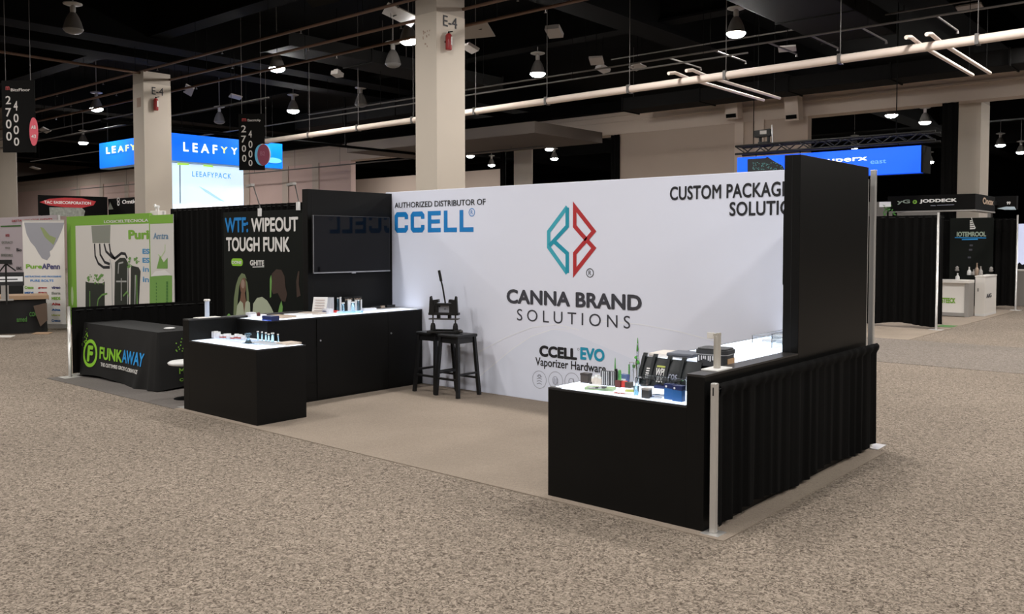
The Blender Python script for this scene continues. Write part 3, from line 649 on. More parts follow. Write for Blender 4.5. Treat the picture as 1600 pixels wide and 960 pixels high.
PL('yoke', MB().box(-0.125, -0.085, -0.04, 0.04, 0.315, 0.45).box(0.085, 0.125, -0.04, 0.04, 0.315, 0.45).box(-0.125, 0.125, -0.04, 0.04, 0.43, 0.465, 0.008), CASTI)
PL('back_plate', MB().box(-0.085, 0.085, 0.02, 0.03, 0.315, 0.43), mat('press_grey_plate', (0.42, 0.43, 0.48), 0.5), 'pale plate with printed mark')
a = Plane((0, 0.0195, 0), (1, 0, 0)); mb = MB().ring(a, 0.01, 0.37, 0.014, 0.009, 0.006, 0.001).ell(a, -0.07, 0.41, 0.012, 0.014, 0.001).stroke(a, [(-0.03, 0.372), (-0.005, 0.372)], 0.003, 0.001).stroke(a, [(0.03, 0.368), (0.06, 0.372)], 0.003, 0.001)
PL('plate_mark', mb, INK)
for sx in (-1, 1):
    a = Plane((0, -0.03, 0), (1, 0, 0))
    PL('side_horn', MB().slab(a, [(sx * 0.21, 0.315), (sx * 0.195, 0.57), (sx * 0.175, 0.58), (sx * 0.165, 0.52), (sx * 0.13, 0.40), (sx * 0.13, 0.315)][::sx], -0.03, 0.06), CASTI)
    PL('jaw', MB().obox((sx * 0.125, 0, 0.495), (1, 0, sx * -0.15), (0, 1, 0), (sx * 0.15, 0, 1), 0.05, 0.045, 0.025).obox((sx * 0.15, 0, 0.45), (1, 0, 0), (0, 1, 0), (0, 0, 1), 0.03, 0.05, 0.04), CASTI)
PL('lever', MB().tube([(0.02, 0, 0.45), (-0.02, 0.0, 0.72), (-0.055, 0.0, 0.88)], 0.012, 10), CASTI)
PL('grip', MB().tube([(-0.042, 0, 0.815), (-0.072, 0.0, 0.985), (-0.073, 0, 0.99)], 0.02, 12), CASTI)
PL('weight', MB().tube([(0.20, -0.125, 0.022), (0.30, -0.125, 0.03)], 0.022, 10), GREYI)

# ------------------------------------------------------------------ small things on the booth
def bx(px, py, z, w, d, h, name, m, label, cat, rz=0.0, group=None, bev=0.002, extra=None):
    """a small box: px, py is the foot of its nearest upright edge centre on the surface at height z"""
    p = onz(px, py, z); ca, sa = math.cos(rz), math.sin(rz)
    mb = MB().box(-w / 2, w / 2, -d / 2, d / 2, 0, h, bev)
    t = thing(name, label, cat, (p.x, p.y, z), rz, group) if extra else None
    if t is None:
        o = part(name, mb, m); o.location = (p.x, p.y, z); o.rotation_euler = (0, 0, rz); WM[o.name] = Matrix.Translation((p.x, p.y, z)) @ Matrix.Rotation(rz, 4, 'Z')
        return tag(o, label, cat, group)
    part('box_body', mb, m, t, world=False)
    for n, e, em in extra: part(n, e, em, t, world=False)
    return t
def front_print(w, d, h, m, s=None, f=(0.2, 0.8, 0.35, 0.65)):
    pl = Plane((0, -d / 2, 0), (1, 0, 0)); mb = MB()
    a0, a1, b0, b1 = -w / 2 + w * f[0], -w / 2 + w * f[1], h * f[2], h * f[3]
    if s: textmb(mb, pl, s, a0, a1, b0, b1, 0.001, 0.02)
    else: mb.rect(pl, a0, a1, b0, b1, 0.0, 0.001)
    return ('print', mb, m)
# right display case
z = RCH; _before = set(C.objects)
bx(916, 598, z, 0.085, 0.07, 0.085, 'carton', DKBROWN, 'dark brown speckled box at the left of the right case', 'box', extra=[('lid', MB().box(-0.045, 0.045, -0.037, 0.037, 0.07, 0.09, 0.002), mat('brown_lid', (0.03, 0.022, 0.02), 0.6))])
bx(924, 600, z, 0.03, 0.03, 0.02, 'carton', DKBROWN, 'tiny dark brown block right of the speckled box', 'box')
for k, (px, py, h, lb) in enumerate(((928, 600, 0.065, 'cream jar beside the speckled box, shortest'), (933, 601, 0.085, 'cream jar in the middle of the cream trio'), (938, 601.5, 0.075, 'cream jar next to the grey striped cartons'))):
    p = onz(px, py, z); t = thing('jar', lb, 'jar', (p.x, p.y, z), 0, 'cream jars on the right case')
    part('jar_body', MB().lathe(p, [(0.024, 0), (0.026, 0.005), (0.026, h * 0.75), (0.022, h * 0.8)], 16), mat('cream_plastic', (0.62, 0.55, 0.48), 0.5), t)
    part('lid', MB().lathe(p, [(0.024, h * 0.8), (0.024, h)], 16), WHITEP, t)
for px, py, lb in ((943, 602, 'grey striped carton, leftmost of three standing upright'), (949, 602.5, 'grey striped carton in the middle of three standing upright'), (957, 603, 'dark grey carton with white dot, rightmost of three upright')):
    bx(px, py, z, 0.047, 0.03, 0.135, 'carton', GREYB, lb, 'box', extra=[('stripe', MB().rect(Plane((0, -0.015, 0), (1, 0, 0)), -0.002, 0.003, 0.005, 0.13, 0, 0.001).rect(Plane((0, -0.015, 0), (1, 0, 0)), 0.019, 0.0215, 0.005, 0.13, 0, 0.001), PAPER)])
for px, py, h, m, lb in ((962.5, 602, 0.15, CASTI, 'black upright carton left of the short green tube'), (968, 602, 0.14, GGLASS, 'dark green glass tube between cartons and blue box')):
    p = onz(px, py, z); one('tube_bottle' if m is GGLASS else 'carton', MB().lathe(p, [(0.015, 0), (0.016, 0.01), (0.016, h - 0.02), (0.012, h)], 14), m, lb, 'bottle' if m is GGLASS else 'box')
p = onz(961, 599, z); one('glass_stick', MB().lathe(p, [(0.008, 0), (0.008, 0.13), (0.004, 0.22), (0.001, 0.24)], 10), GGLASS, 'thin pointed green glass stick rising behind the cartons', 'glassware')
bx(976, 600, z, 0.075, 0.05, 0.09, 'carton', mat('blue_grey_card', (0.10, 0.14, 0.30), 0.5), 'small blue and white carton right of the green tube', 'box', extra=[front_print(0.075, 0.05, 0.09, PAPER, None, (0.15, 0.85, 0.1, 0.55))])
bx(938, 609, z, 0.26, 0.12, 0.022, 'flat_box', mat('pale_green_card', (0.33, 0.45, 0.26), 0.6), 'pale green flat box with grey packets on it', 'box', 0.35)
p = onz(938, 609, z)
for k in range(4):
    o = bx(925 + k * 6, 607.5 - k * 0.3, z + 0.0225, 0.06, 0.04, 0.012, 'packet', GREYB if k % 2 else mat('silver_foil', (0.45, 0.46, 0.48), 0.35), ('silver packet at the left end of the green flat box', 'grey packet second from left on the green flat box', 'silver packet third from left on the green flat box', 'grey packet at the right end of the green flat box')[k], 'packet', 0.3 + 0.5 * k, 'packets on the green flat box')
bx(967, 605, z, 0.055, 0.05, 0.06, 'carton', mat('dark_red_card', (0.10, 0.015, 0.015), 0.5), 'dark red carton beside the bright red pack', 'box')
bx(974, 605, z, 0.065, 0.05, 0.055, 'carton', RED2, 'bright red pack in the middle of the right case', 'box', 0.3)
bx(983, 606, z, 0.06, 0.05, 0.05, 'carton', DKBROWN, 'small brown carton right of the bright red pack', 'box')
bx(986, 612, z, 0.10, 0.07, 0.014, 'flat_box', YELLOWG, 'yellow green flat pack in front of the red pack', 'box', 0.5)
bx(968, 616, z, 0.20, 0.09, 0.006, 'card', PAPER, 'white card with red lettering lying on the right case', 'card', 0.25, extra=[('lettering', textmb(MB(), type('Q', (), {'m': staticmethod(lambda a, b, off=0: Vector((a, b, 0.0065 + off)))}), 'Raw', -0.05, 0.05, -0.02, 0.03, 0.001, 0.03), RED2)])
# glass water pipe, tall
p = onz(996, 612, z); GK = 0.76
t = thing('glass_pipe', 'tall clear glass water pipe with green beads', 'glassware', (p.x, p.y, z))
part('tube', MB().lathe(p, [(0.024, 0), (0.026, 0.004), (0.018, 0.04), (0.012, 0.07), (0.011, 0.15), (0.016, 0.21), (0.02, 0.25), (0.014, 0.29), (0.010, 0.32), (0.012, 0.36), (0.008, 0.42), (0.003, 0.44)], 16), GLASS, t)
part('bead', MB().lathe(p + Vector((-0.012, -0.01, 0.285)), [(0.002, 0), (0.014, 0.01), (0.014, 0.02), (0.002, 0.03)], 12).lathe(p + Vector((0.01, -0.01, 0.24)), [(0.002, 0), (0.012, 0.012), (0.014, 0.025), (0.002, 0.04)], 12).lathe(p + Vector((0.0, -0.005, 0.35)), [(0.002, 0), (0.009, 0.02), (0.004, 0.06), (0.002, 0.07)], 12), mat('green_bead', (0.08, 0.38, 0.05), 0.3), t)
part('mouthpiece', MB().lathe(p + Vector((0, 0, 0.425)), [(0.006, 0), (0.004, 0.02), (0.002, 0.05)], 10), mat('green_bead', (0.08, 0.38, 0.05), 0.3), t)
p = onz(987, 600, z); t = thing('glass_pipe', 'shorter glass pipe with green stem left of the tall one', 'glassware', (p.x, p.y, z))
part('tube', MB().lathe(p, [(0.026, 0), (0.026, 0.005), (0.02, 0.08), (0.018, 0.15), (0.024, 0.2)], 14), GLASS, t)
part('stem', MB().tube([(p.x - 0.03, p.y, z + 0.01), (p.x - 0.03, p.y, z + 0.18)], 0.007, 8), GGLASS, t)
part('bowl', MB().lathe(p + Vector((0.03, -0.01, 0.15)), [(0.008, 0), (0.014, 0.02), (0.014, 0.03)], 10), DKGREEN, t)
p = onz(994, 618, z); one('glass_cup', MB().lathe(p, [(0.018, 0), (0.019, 0.003), (0.026, 0.08), (0.024, 0.08), (0.017, 0.006)], 16), BGLASS, 'small blue grey glass cup in front of the tall pipe', 'glassware')
bx(1010.5, 622, z, 0.068, 0.06, 0.08, 'carton', mat('charcoal_card', (0.045, 0.045, 0.045), 0.6), 'charcoal grey cube box near the front of the right case', 'box', extra=[('lid', MB().box(-0.035, 0.035, -0.031, 0.031, 0.068, 0.082, 0.002), GREYL)])
p = onz(1008, 603, z); one('grinder', MB().lathe(p, [(0.045, 0), (0.047, 0.004), (0.047, 0.012), (0.03, 0.018)], 18), mat('charcoal_card', (0.045, 0.045, 0.045), 0.6), 'flat dark round tin behind the grey cube box', 'tin')
def _shrink(k):
    for o in set(C.objects) - _before:
        if o.parent is None: o.scale = (k, k, k)
_shrink(0.76)
# clear acrylic riser table
q0 = onz(1002, 606, z); q1 = onz(1052, 624, z)
q0 = onz(1001, 609, z); q1 = onz(1055, 625, z)
rx0, rx1, ry0, ry1 = q1.x - 0.30, q1.x, q1.y, q1.y + 0.14
t = thing('acrylic_riser', 'clear acrylic riser bridging over blue boxes', 'display stand', ((rx0 + rx1) / 2, (ry0 + ry1) / 2, z))
part('shelf', MB().box(rx0, rx1, ry0, ry1, z + 0.108, z + 0.112), GLASS, t)
for x in (rx0, rx1 - 0.005): part('leg', MB().box(x, x + 0.005, ry0, ry1, z, z + 0.108), GLASS, t)
for px, py, lb in ((1047.5, 624, 'blue gradient carton left of two under the riser'), (1060.5, 627, 'blue gradient carton right of two under the riser')):
    bx(px, py, z, 0.068, 0.045, 0.095, 'carton', BLUEC, lb, 'box', extra=[('lid', MB().box(-0.035, 0.035, -0.0235, 0.0235, 0.07, 0.1, 0.002), NAVY), ('print', MB().ell(Plane((0, -0.0235, 0), (1, 0, 0)), -0.018, 0.083, 0.007, 0.007, 0, 0.001), PAPER)])
for px, py, m, lb in ((1034, 607, NAVY, 'navy pouch lying behind the riser, left'), (1043, 607.5, BLUEC, 'blue pouch lying behind the riser, middle'), (1060, 608, GREYB, 'grey pouch lying behind the riser, right')):
    bx(px, py, z, 0.10, 0.06, 0.022, 'pouch', m, lb, 'packet', 0.3, bev=0.008)
for px, py, lb in ((1022, 622, 'clear packet with blue print beside the grey cube'), (1031, 619, 'clear packet with blue print further from the cube')):
    bx(px, py, z, 0.10, 0.05, 0.008, 'packet', mat('pale_packet', (0.55, 0.6, 0.7), 0.3), lb, 'packet', 0.4, extra=[('print', MB().box(-0.03, 0.0, -0.015, 0.015, 0.008, 0.009), BLUEC)])
for x, lb in ((-3.6, 'silver clip at the left corner of the right case'),):
    bx(869, 606, z, 0.09, 0.02, 0.006, 'clip', SILVER, lb, 'clip')
# black pouches leaning on the counter end
tz = RCH + 0.001
for k, (x0, w, lbl, im) in enumerate(((-3.325, 0.14, 'black pouch with round white emblem, leftmost of the leaning four', 0), (-3.235, 0.145, 'black pouch with yellow and white print, second of the leaning four', 1),
                                  (-3.11, 0.14, 'black pouch with grey script print, third of the leaning four', 2), (-2.995, 0.15, 'black pouch with faint print, rightmost of the leaning four', 3))):
    yb = 5.235 - 0.012 * k; lean = 0.05; h = 0.195
    loc = (x0 + w / 2, yb, tz)
    t = thing('pouch', lbl, 'pouch', loc, 0, 'black pouches leaning on the counter end')
    pl = Plane((0, 0, 0), (1, 0, 0)); mb = MB(); sk = 0.02
    def bpt(a, b, off=0.0): return Vector((a + sk * b / h - 0.0, b / h * lean - off, b))
    nv = 6; vs = []; fs = []
    for sgn in (0, 1):
        for j in range(nv + 1):
            for i in range(nv + 1):
                u, v = i / nv, j / nv; pf = 0.016 * math.sin(math.pi * u) * math.sin(math.pi * min(1, v * 1.1)) + 0.002
                vs.append(bpt((u - 0.5) * w, v * h, pf if sgn else -pf * 0.3))
    N = (nv + 1) ** 2
    for j in range(nv):
        for i in range(nv):
            q = j * (nv + 1) + i; fs.append((q, q + nv + 1, q + nv + 2, q + 1)); fs.append((N + q, N + q + 1, N + q + nv + 2, N + q + nv + 1))
    mb.smooth = True; mb.add(vs, fs); part('pouch_body', mb, BAGM, t, world=False)
    mb = MB(); c = bpt(-w * 0.36, h - 0.004); d = bpt(-w * 0.50, 0.02)
    mb.obox(bpt(-w * 0.42, h * 0.55, 0.012), (1, 0, 0), (0, 1, -lean / h), (sk / h, lean / h, 1), 0.012, 0.005, h * 0.5)
    part('strap', mb, BAGM, t, world=False)
    part('tab', MB().obox(bpt(-w * 0.40, h + 0.008, 0.004), (1, 0, 0), (0, 1, 0), (0.1, 0.3, 1), 0.016, 0.006, 0.018), BAGM, t, world=False)
    class BP:
        @staticmethod
        def m(a, b, off=0.0): return bpt(a, b, 0.018 + off)
    mb = MB()
    if k == 0:
        for q in range(5): mb.slab(BP, [(-0.012, 0.05 + q * 0.016), (0.025, 0.05 + q * 0.016), (0.025, 0.058 + q * 0.016), (-0.012, 0.058 + q * 0.016)], 0, 0.001)
    elif k == 1:
        textmb(mb, BP, 'WPR', -0.02, 0.065, 0.08, 0.13, 0.0005, 0.02); textmb(mb, BP, 'RX', 0.0, 0.05, 0.035, 0.07, 0.0005, 0.02)
    elif k == 2: textmb(mb, BP, 'rosa', -0.03, 0.06, 0.06, 0.10, 0.0005)
    else: textmb(mb, BP, 'Brcs', -0.01, 0.06, 0.07, 0.095, 0.0005)
    part('lettering', mb, WHITEINK if k < 2 else FAINT, t, world=False)
    if k == 1: part('print', MB().slab(BP, [(-0.02, 0.135), (0.065, 0.135), (0.065, 0.147), (-0.02, 0.147)], 0, 0.001), YELLOWG, t, world=False)
# right counter
z = CH
bx(1054, 557, z, 0.30, 0.24, 0.028, 'folded_bag', mat('cream_cloth', (0.66, 0.60, 0.55), 0.8), 'cream folded bag under the grey one on the right counter', 'bag', 0.1, bev=0.012)
o = bx(1070, 557, z + 0.029, 0.20, 0.19, 0.03, 'folded_bag', mat('slate_cloth', (0.13, 0.14, 0.17), 0.8), 'slate grey folded bag on the cream one', 'bag', 0.1, bev=0.015)
p = onz(1109, 572, z); t = thing('zip_case', 'dark grey round cornered zip case on the right counter', 'case', (p.x + 0.0, p.y + 0.08, z), 0.1)
def rr(w, d, r, n=5):
    out = []
    for cx, cy, a0 in ((w / 2 - r, -d / 2 + r, -90), (w / 2 - r, d / 2 - r, 0), (-w / 2 + r, d / 2 - r, 90), (-w / 2 + r, -d / 2 + r, 180)):
        for k in range(n + 1): a = math.radians(a0 + 90 * k / n); out.append((cx + r * math.cos(a), cy + r * math.sin(a)))
    return out
def prism(mb, pts, z0, z1, z2=None):
    n = len(pts); return mb.add([(x, y, z0) for x, y in pts] + [(x, y, z1) for x, y in pts], [list(range(n))[::-1], list(range(n, 2 * n))] + [(i, (i + 1) % n, n + (i + 1) % n, n + i) for i in range(n)])
part('case_body', prism(MB(), rr(0.215, 0.19, 0.045), 0, 0.075), FELT, t, world=False)
part('lid', prism(prism(MB(), rr(0.225, 0.20, 0.045), 0.08, 0.105), rr(0.205, 0.18, 0.04), 0.105, 0.115), FELT, t, world=False)
part('zip', prism(MB(), rr(0.221, 0.196, 0.045), 0.073, 0.081), mat('pale_zip', (0.45, 0.45, 0.46), 0.5), t, world=False)
mb = MB(); pl = Plane((0, -0.095, 0), (1, 0, 0))
for k in range(9): x = -0.085 + k * 0.016 + random.random() * 0.008; mb.rect(pl, x, x + 0.008, 0.05 - random.random() * 0.03, 0.068, 0.001)
part('decoration', mb, PAPER, t, world=False)
part('wicker_side', MB().box(0.107, 0.111, -0.06, 0.06, 0.0, 0.05), mat('tan_wicker', (0.5, 0.3, 0.15), 0.8), t, world=False)
for x0, x1, y0, y1, h, lb in ((-3.18, -2.92, 6.75, 7.5, 0.06, 'clear acrylic tray by the backdrop on the right counter'), (-2.9, -2.67, 6.5, 7.5, 0.11, 'taller clear acrylic box by the right side wall')):
    t = thing('acrylic_tray', lb, 'tray', ((x0 + x1) / 2, (y0 + y1) / 2, z))
    mb = MB(); g = 0.004
    mb.box(x0, x1, y0, y0 + g, z, z + h).box(x0, x1, y1 - g, y1, z, z + h).box(x0, x0 + g, y0 + g, y1 - g, z, z + h).box(x1 - g, x1, y0 + g, y1 - g, z, z + h)
    part('wall', mb, GLASS, t); part('rim', MB().box(x0, x1, y0 - 0.001, y0 + g + 0.001, z + h, z + h + 0.003).box(x0 - 0.001, x0 + g + 0.001, y0, y1, z + h, z + h + 0.003), mat('grey_edge', (0.35, 0.36, 0.38), 0.4), t)
for k in range(6):
    x, y = -3.14 + 0.12 * (k % 2), 6.85 + 0.2 * (k // 2)
    one('sachet', MB().box(x, x + 0.09, y, y + 0.13, z, z + 0.02 + 0.012 * (k % 3), 0.006), PAPER, 'white sachet lying in the clear tray on the right counter', 'packet', 'white sachets in the clear tray')
# white stands on the half walls
p = onz(1113, 577, 0.958); t = thing('display_stand', 'white upright clip stand on the right half wall', 'display stand', (-2.59, p.y, 0.958))
part('base_plate', MB().box(-2.65, -2.535, p.y - 0.10, p.y + 0.10, 0.958, 0.968, 0.003), WHITEP, t)
part('upright', MB().box(-2.607, -2.575, p.y - 0.02, p.y + 0.02, 0.968, 1.17, 0.003).box(-2.603, -2.598, p.y - 0.024, p.y - 0.02, 0.99, 1.17), mat('putty_plastic', (0.45, 0.42, 0.37), 0.45), t)
part('tip', MB().box(-2.61, -2.60, p.y - 0.02, p.y + 0.02, 1.17, 1.185).box(-2.585, -2.575, p.y - 0.02, p.y + 0.02, 1.17, 1.19), mat('putty_plastic', (0.45, 0.42, 0.37), 0.45), t)
part('hook', MB().box(-2.66, -2.61, p.y - 0.006, p.y + 0.0, 1.15, 1.19, 0.003), CREAM, t)
p = onz(326, 497, 0.958); t = thing('display_stand', 'white tube stand with rosette top on the left half wall', 'display stand', (-8.56, p.y, 0.958))
q = Vector((-8.56, p.y, 0.958))
part('base_plate', MB().box(q.x - 0.058, q.x + 0.055, q.y - 0.13, q.y + 0.13, 0.958, 0.966, 0.003), CREAM, t)
part('upright', MB().lathe(q + Vector((0, 0, 0.008)), [(0.024, 0), (0.024, 0.17)], 16), mat('pale_blue_tube', (0.55, 0.62, 0.75), 0.4), t)
mb = MB()
for k in range(7): a = 2 * math.pi * k / 7; mb.lathe(q + Vector((0.022 * math.cos(a), 0.022 * math.sin(a), 0.175)), [(0.004, 0), (0.014, 0.008), (0.014, 0.018), (0.004, 0.026)], 10)
part('rosette', mb, CREAM, t)
# left display case
z = LCH
xl_, xr_ = -8.35, -7.62
one('clear_tray', MB().box(-8.40, -7.55, 4.93, 5.20, z, z + 0.006), GLASS, 'clear flat tray under the jars on the left case', 'tray')
random.seed(3)
jx = [(333, 529, .07), (337.5, 529.5, .075), (341, 530, .07), (347, 530.5, .045), (353, 531, .055), (357.5, 531.5, .06), (364, 532, .045), (370, 532, .06), (375.5, 532.5, .058), (380.5, 533, .05)]
names = ['first', 'second', 'third', 'fourth', 'fifth', 'sixth', 'seventh', 'eighth', 'ninth', 'tenth']
for k, (px, py, h) in enumerate(jx):
    p = onz(px, py - 1, z + 0.006); rr_ = 0.026
    t = thing('sample_jar', 'small frosted jar, %s from the left in the row on the left case' % names[k], 'jar', (p.x, p.y, z + 0.006), 0, 'frosted jars on the left display case')
    part('jar_body', MB().lathe(p, [(rr_ * 0.9, 0), (rr_, 0.005), (rr_, h * 0.8), (rr_ * 0.85, h * 0.85)], 14), mat('frosted_white', (0.72, 0.72, 0.76), 0.4), t)
    part('lid', MB().lathe(p, [(rr_ * 0.95, h * 0.82), (rr_ * 0.95, h)], 14), WHITEP, t)
    if k in (3, 4, 6, 7, 8): part('red_band', MB().lathe(p, [(rr_ * 1.01, h * 0.25), (rr_ * 1.01, h * 0.55)], 14), mat('muted_red', (0.45, 0.10, 0.08), 0.5), t)
p = onz(388, 537.5, z); t = thing('acrylic_stand', 'clear flared acrylic stand at the front of the left case', 'display stand', (p.x, p.y, z))
part('foot', MB().box(p.x - 0.075, p.x + 0.05, p.y - 0.045, p.y + 0.045, z, z + 0.006), GLASS, t)
part('column', MB().lathe(p + Vector((0, 0, 0.006)), [(0.04, 0), (0.02, 0.03), (0.016, 0.05), (0.018, 0.075), (0.034, 0.085), (0.034, 0.10)], 18), BGLASS, t)
one('tray', MB().box(-7.86, -7.42, 5.02, 5.20, z, z + 0.007, 0.002), mat('pale_grey_tray', (0.5, 0.54, 0.6), 0.4), 'pale flat tray holding the glass tubes on the left case', 'tray')
for k, (px, py, h, r) in enumerate(((403, 532, .085, .010), (409.5, 533, .085, .008), (415.5, 533.5, .08, .010), (420, 534, .07, .011), (426, 535, .085, .016), (434.5, 534.5, .07, .009))):
    p = onz(px, py, z + 0.007); t = thing('glass_tube', 'blue glass tube, %s from the left on the left case' % names[k], 'glass tube', (p.x, p.y, z + 0.007), 0, 'blue glass tubes on the left display case')
    part('tube', MB().lathe(p, [(r, 0), (r, 0.005), (r, h), (r * 0.8, h)], 14), BGLASS, t)
    part('cap', MB().lathe(p, [(r * 1.1, h), (r * 1.1, h + 0.012)], 14), WHITEP, t)
p = onz(453, 538.5, z); one('wood_tray', MB().box(p.x - 0.12, p.x + 0.06, p.y - 0.08, p.y + 0.10, z, z + 0.02, 0.004), WOODP, 'pale wooden tray at the right end of the left case', 'tray')
# long counter
z = CH
bx(423, 501, z, 0.17, 0.10, 0.05, 'carton', NAVY, 'dark navy box at the near end of the long counter', 'box', 0.0, extra=[('edge', MB().box(-0.086, 0.086, -0.051, -0.049, 0.0, 0.012), mat('blue_edge', (0.03, 0.08, 0.5), 0.4))])
bx(404, 497, z, 0.16, 0.10, 0.04, 'carton', PAPER, 'white low box left of the navy box', 'box')
bx(392, 496, z, 0.08, 0.08, 0.055, 'carton', mat('pale_card', (0.62, 0.62, 0.66), 0.6), 'pale box at the end of the long counter', 'box')
p = onz(404, 494, z + 0.04); one('red_cap', MB().lathe(p, [(0.018, 0), (0.02, 0.01), (0.016, 0.035), (0.006, 0.04)], 12), mat('dark_red_card', (0.10, 0.015, 0.015), 0.5), 'small dark red cap on the white low box', 'cap')
bx(438, 496, z, 0.30, 0.20, 0.02, 'clipboard', TAN, 'tan board lying behind the navy box', 'board', 0.1)
bx(466, 492, z, 0.30, 0.20, 0.012, 'brochure', PAPER, 'white brochure stack left of the leaning card', 'brochure', 0.2)
bx(488, 491, z, 0.28, 0.16, 0.02, 'brochure', mat('tan_edge_card', (0.5, 0.42, 0.36), 0.6), 'tan edged brochure pile beside the leaning card', 'brochure', 0.25)
bx(512, 490.5, z, 0.13, 0.06, 0.06, 'carton', mat('pale_card', (0.62, 0.62, 0.66), 0.6), 'white printed box in front of the leaning card', 'box', 0.1, extra=[front_print(0.13, 0.06, 0.06, mat('lilac_ink', (0.3, 0.3, 0.5), 0.6), 'DINO', (0.12, 0.6, 0.35, 0.65))])
p = Vector((-8.36, 6.29, z)); t = thing('card_holder', 'white printed card leaning back on the long counter', 'card', (p.x, p.y, z), 0.55)
t.scale = (1.15, 1.15, 1.15)
part('card', MB().obox((0, 0.02, 0.082), (1, 0, 0), (0, 1, -0.35), (0, 0.35, 1), 0.075, 0.003, 0.086), mat('ivory_card', (0.72, 0.70, 0.68), 0.6), t, world=False)
mb = MB()
for k in range(5): mb.obox((0, 0.02 - 0.008 + (k - 2) * 0.009, 0.082 + (k - 2) * 0.026), (1, 0, 0), (0, 1, -0.35), (0, 0.35, 1), 0.05, 0.001, 0.005)
part('print', mb, mat('pinkish_ink', (0.5, 0.42, 0.4), 0.6), t, world=False)
part('prop', MB().box(-0.03, 0.03, 0.03, 0.09, 0, 0.006).obox((0, 0.08, 0.05), (1, 0, 0), (0, 1, 0.3), (0, -0.3, 1), 0.02, 0.002, 0.05), PAPER, t, world=False)
p = Vector((-8.41, 6.47, z)); t = thing('tube_rack', 'grey striped rack of sticks behind the leaning card', 'rack', (p.x, p.y, z), 0.95)
part('rack_body', MB().box(-0.06, 0.06, -0.02, 0.02, 0, 0.18, 0.004), mat('grey_rack', (0.28, 0.28, 0.29), 0.5), t, world=False)
mb = MB()
for k in range(7): mb.box(-0.052 + k * 0.016, -0.045 + k * 0.016, -0.022, -0.02, 0.01, 0.175)
part('stripe', mb, PAPER, t, world=False)
bx(523, 488.8, z, 0.09, 0.035, 0.028, 'lighter', RED2, 'bright red pack on the long counter', 'packet', 0.3, bev=0.008)
for k, (px, py, h, r) in enumerate(((528, 485, .15, .012), (532, 485.5, .16, .012), (536, 486.5, .10, .018), (546, 486, .13, .022), (551.5, 486.5, .11, .022), (556, 485, .12, .013), (560, 484.5, .12, .013), (564.5, 484, .12, .01))):
    p = onz(px, py + 1.3, z); t = thing('glass_tube', 'clear glass tube, %s from the left on the long counter' % names[k], 'glass tube', (p.x, p.y, z), 0, 'clear glass tubes on the long counter')
    part('tube', MB().lathe(p, [(r, 0), (r, 0.005), (r, h), (r * 0.8, h)], 14), BGLASS if k % 2 == 0 else mat('frosted_white', (0.72, 0.72, 0.76), 0.4), t)
    part('cap', MB().lathe(p, [(r * 1.1, h), (r * 1.1, h + 0.014)], 14), WHITEP, t)
for k, (px, py, h, lb) in enumerate(((543, 486, .17, 'black carton behind the glass tubes, left of two'), (557, 485.1, .17, 'black carton with gold print behind the glass tubes, right of two'))):
    bx(px, py, z, 0.13, 0.05, h, 'carton', CASTI, lb, 'box', 1.5708, extra=[front_print(0.13, 0.05, h, TAN, 'MRC', (0.1, 0.9, 0.72, 0.88))])
bx(547, 489.6, z, 0.30, 0.08, 0.025, 'acrylic_block', BGLASS, 'low clear block in front of the glass tubes', 'display stand', 1.3)
bx(577, 486, z, 0.16, 0.08, 0.035, 'carton', mat('pale_card', (0.62, 0.62, 0.66), 0.6), 'white box right of the glass tubes', 'box', 1.2, extra=[('print', MB().rect(Plane((0.08, 0, 0), (0, 1, 0)), -0.02, 0.02, 0.008, 0.025, 0, 0.001), BLUEC)])
p = Vector((-8.36, 7.26, z)); t = thing('sample_tray', 'grey tray with black bars at the far end of the counter', 'tray', (p.x, p.y, z), 1.5708)
part('tray_body', MB().box(-0.24, 0.24, -0.07, 0.07, 0, 0.014, 0.003), GREYL, t, world=False)
for k, (a, b, hh) in enumerate(((-0.2, -0.08, .03), (-0.06, 0.0, .028), (0.03, 0.17, .032))): part('bar', MB().box(a, b, -0.05, -0.02, 0.014, 0.014 + hh, 0.003), CASTI if k != 1 else TAN, t, world=False)

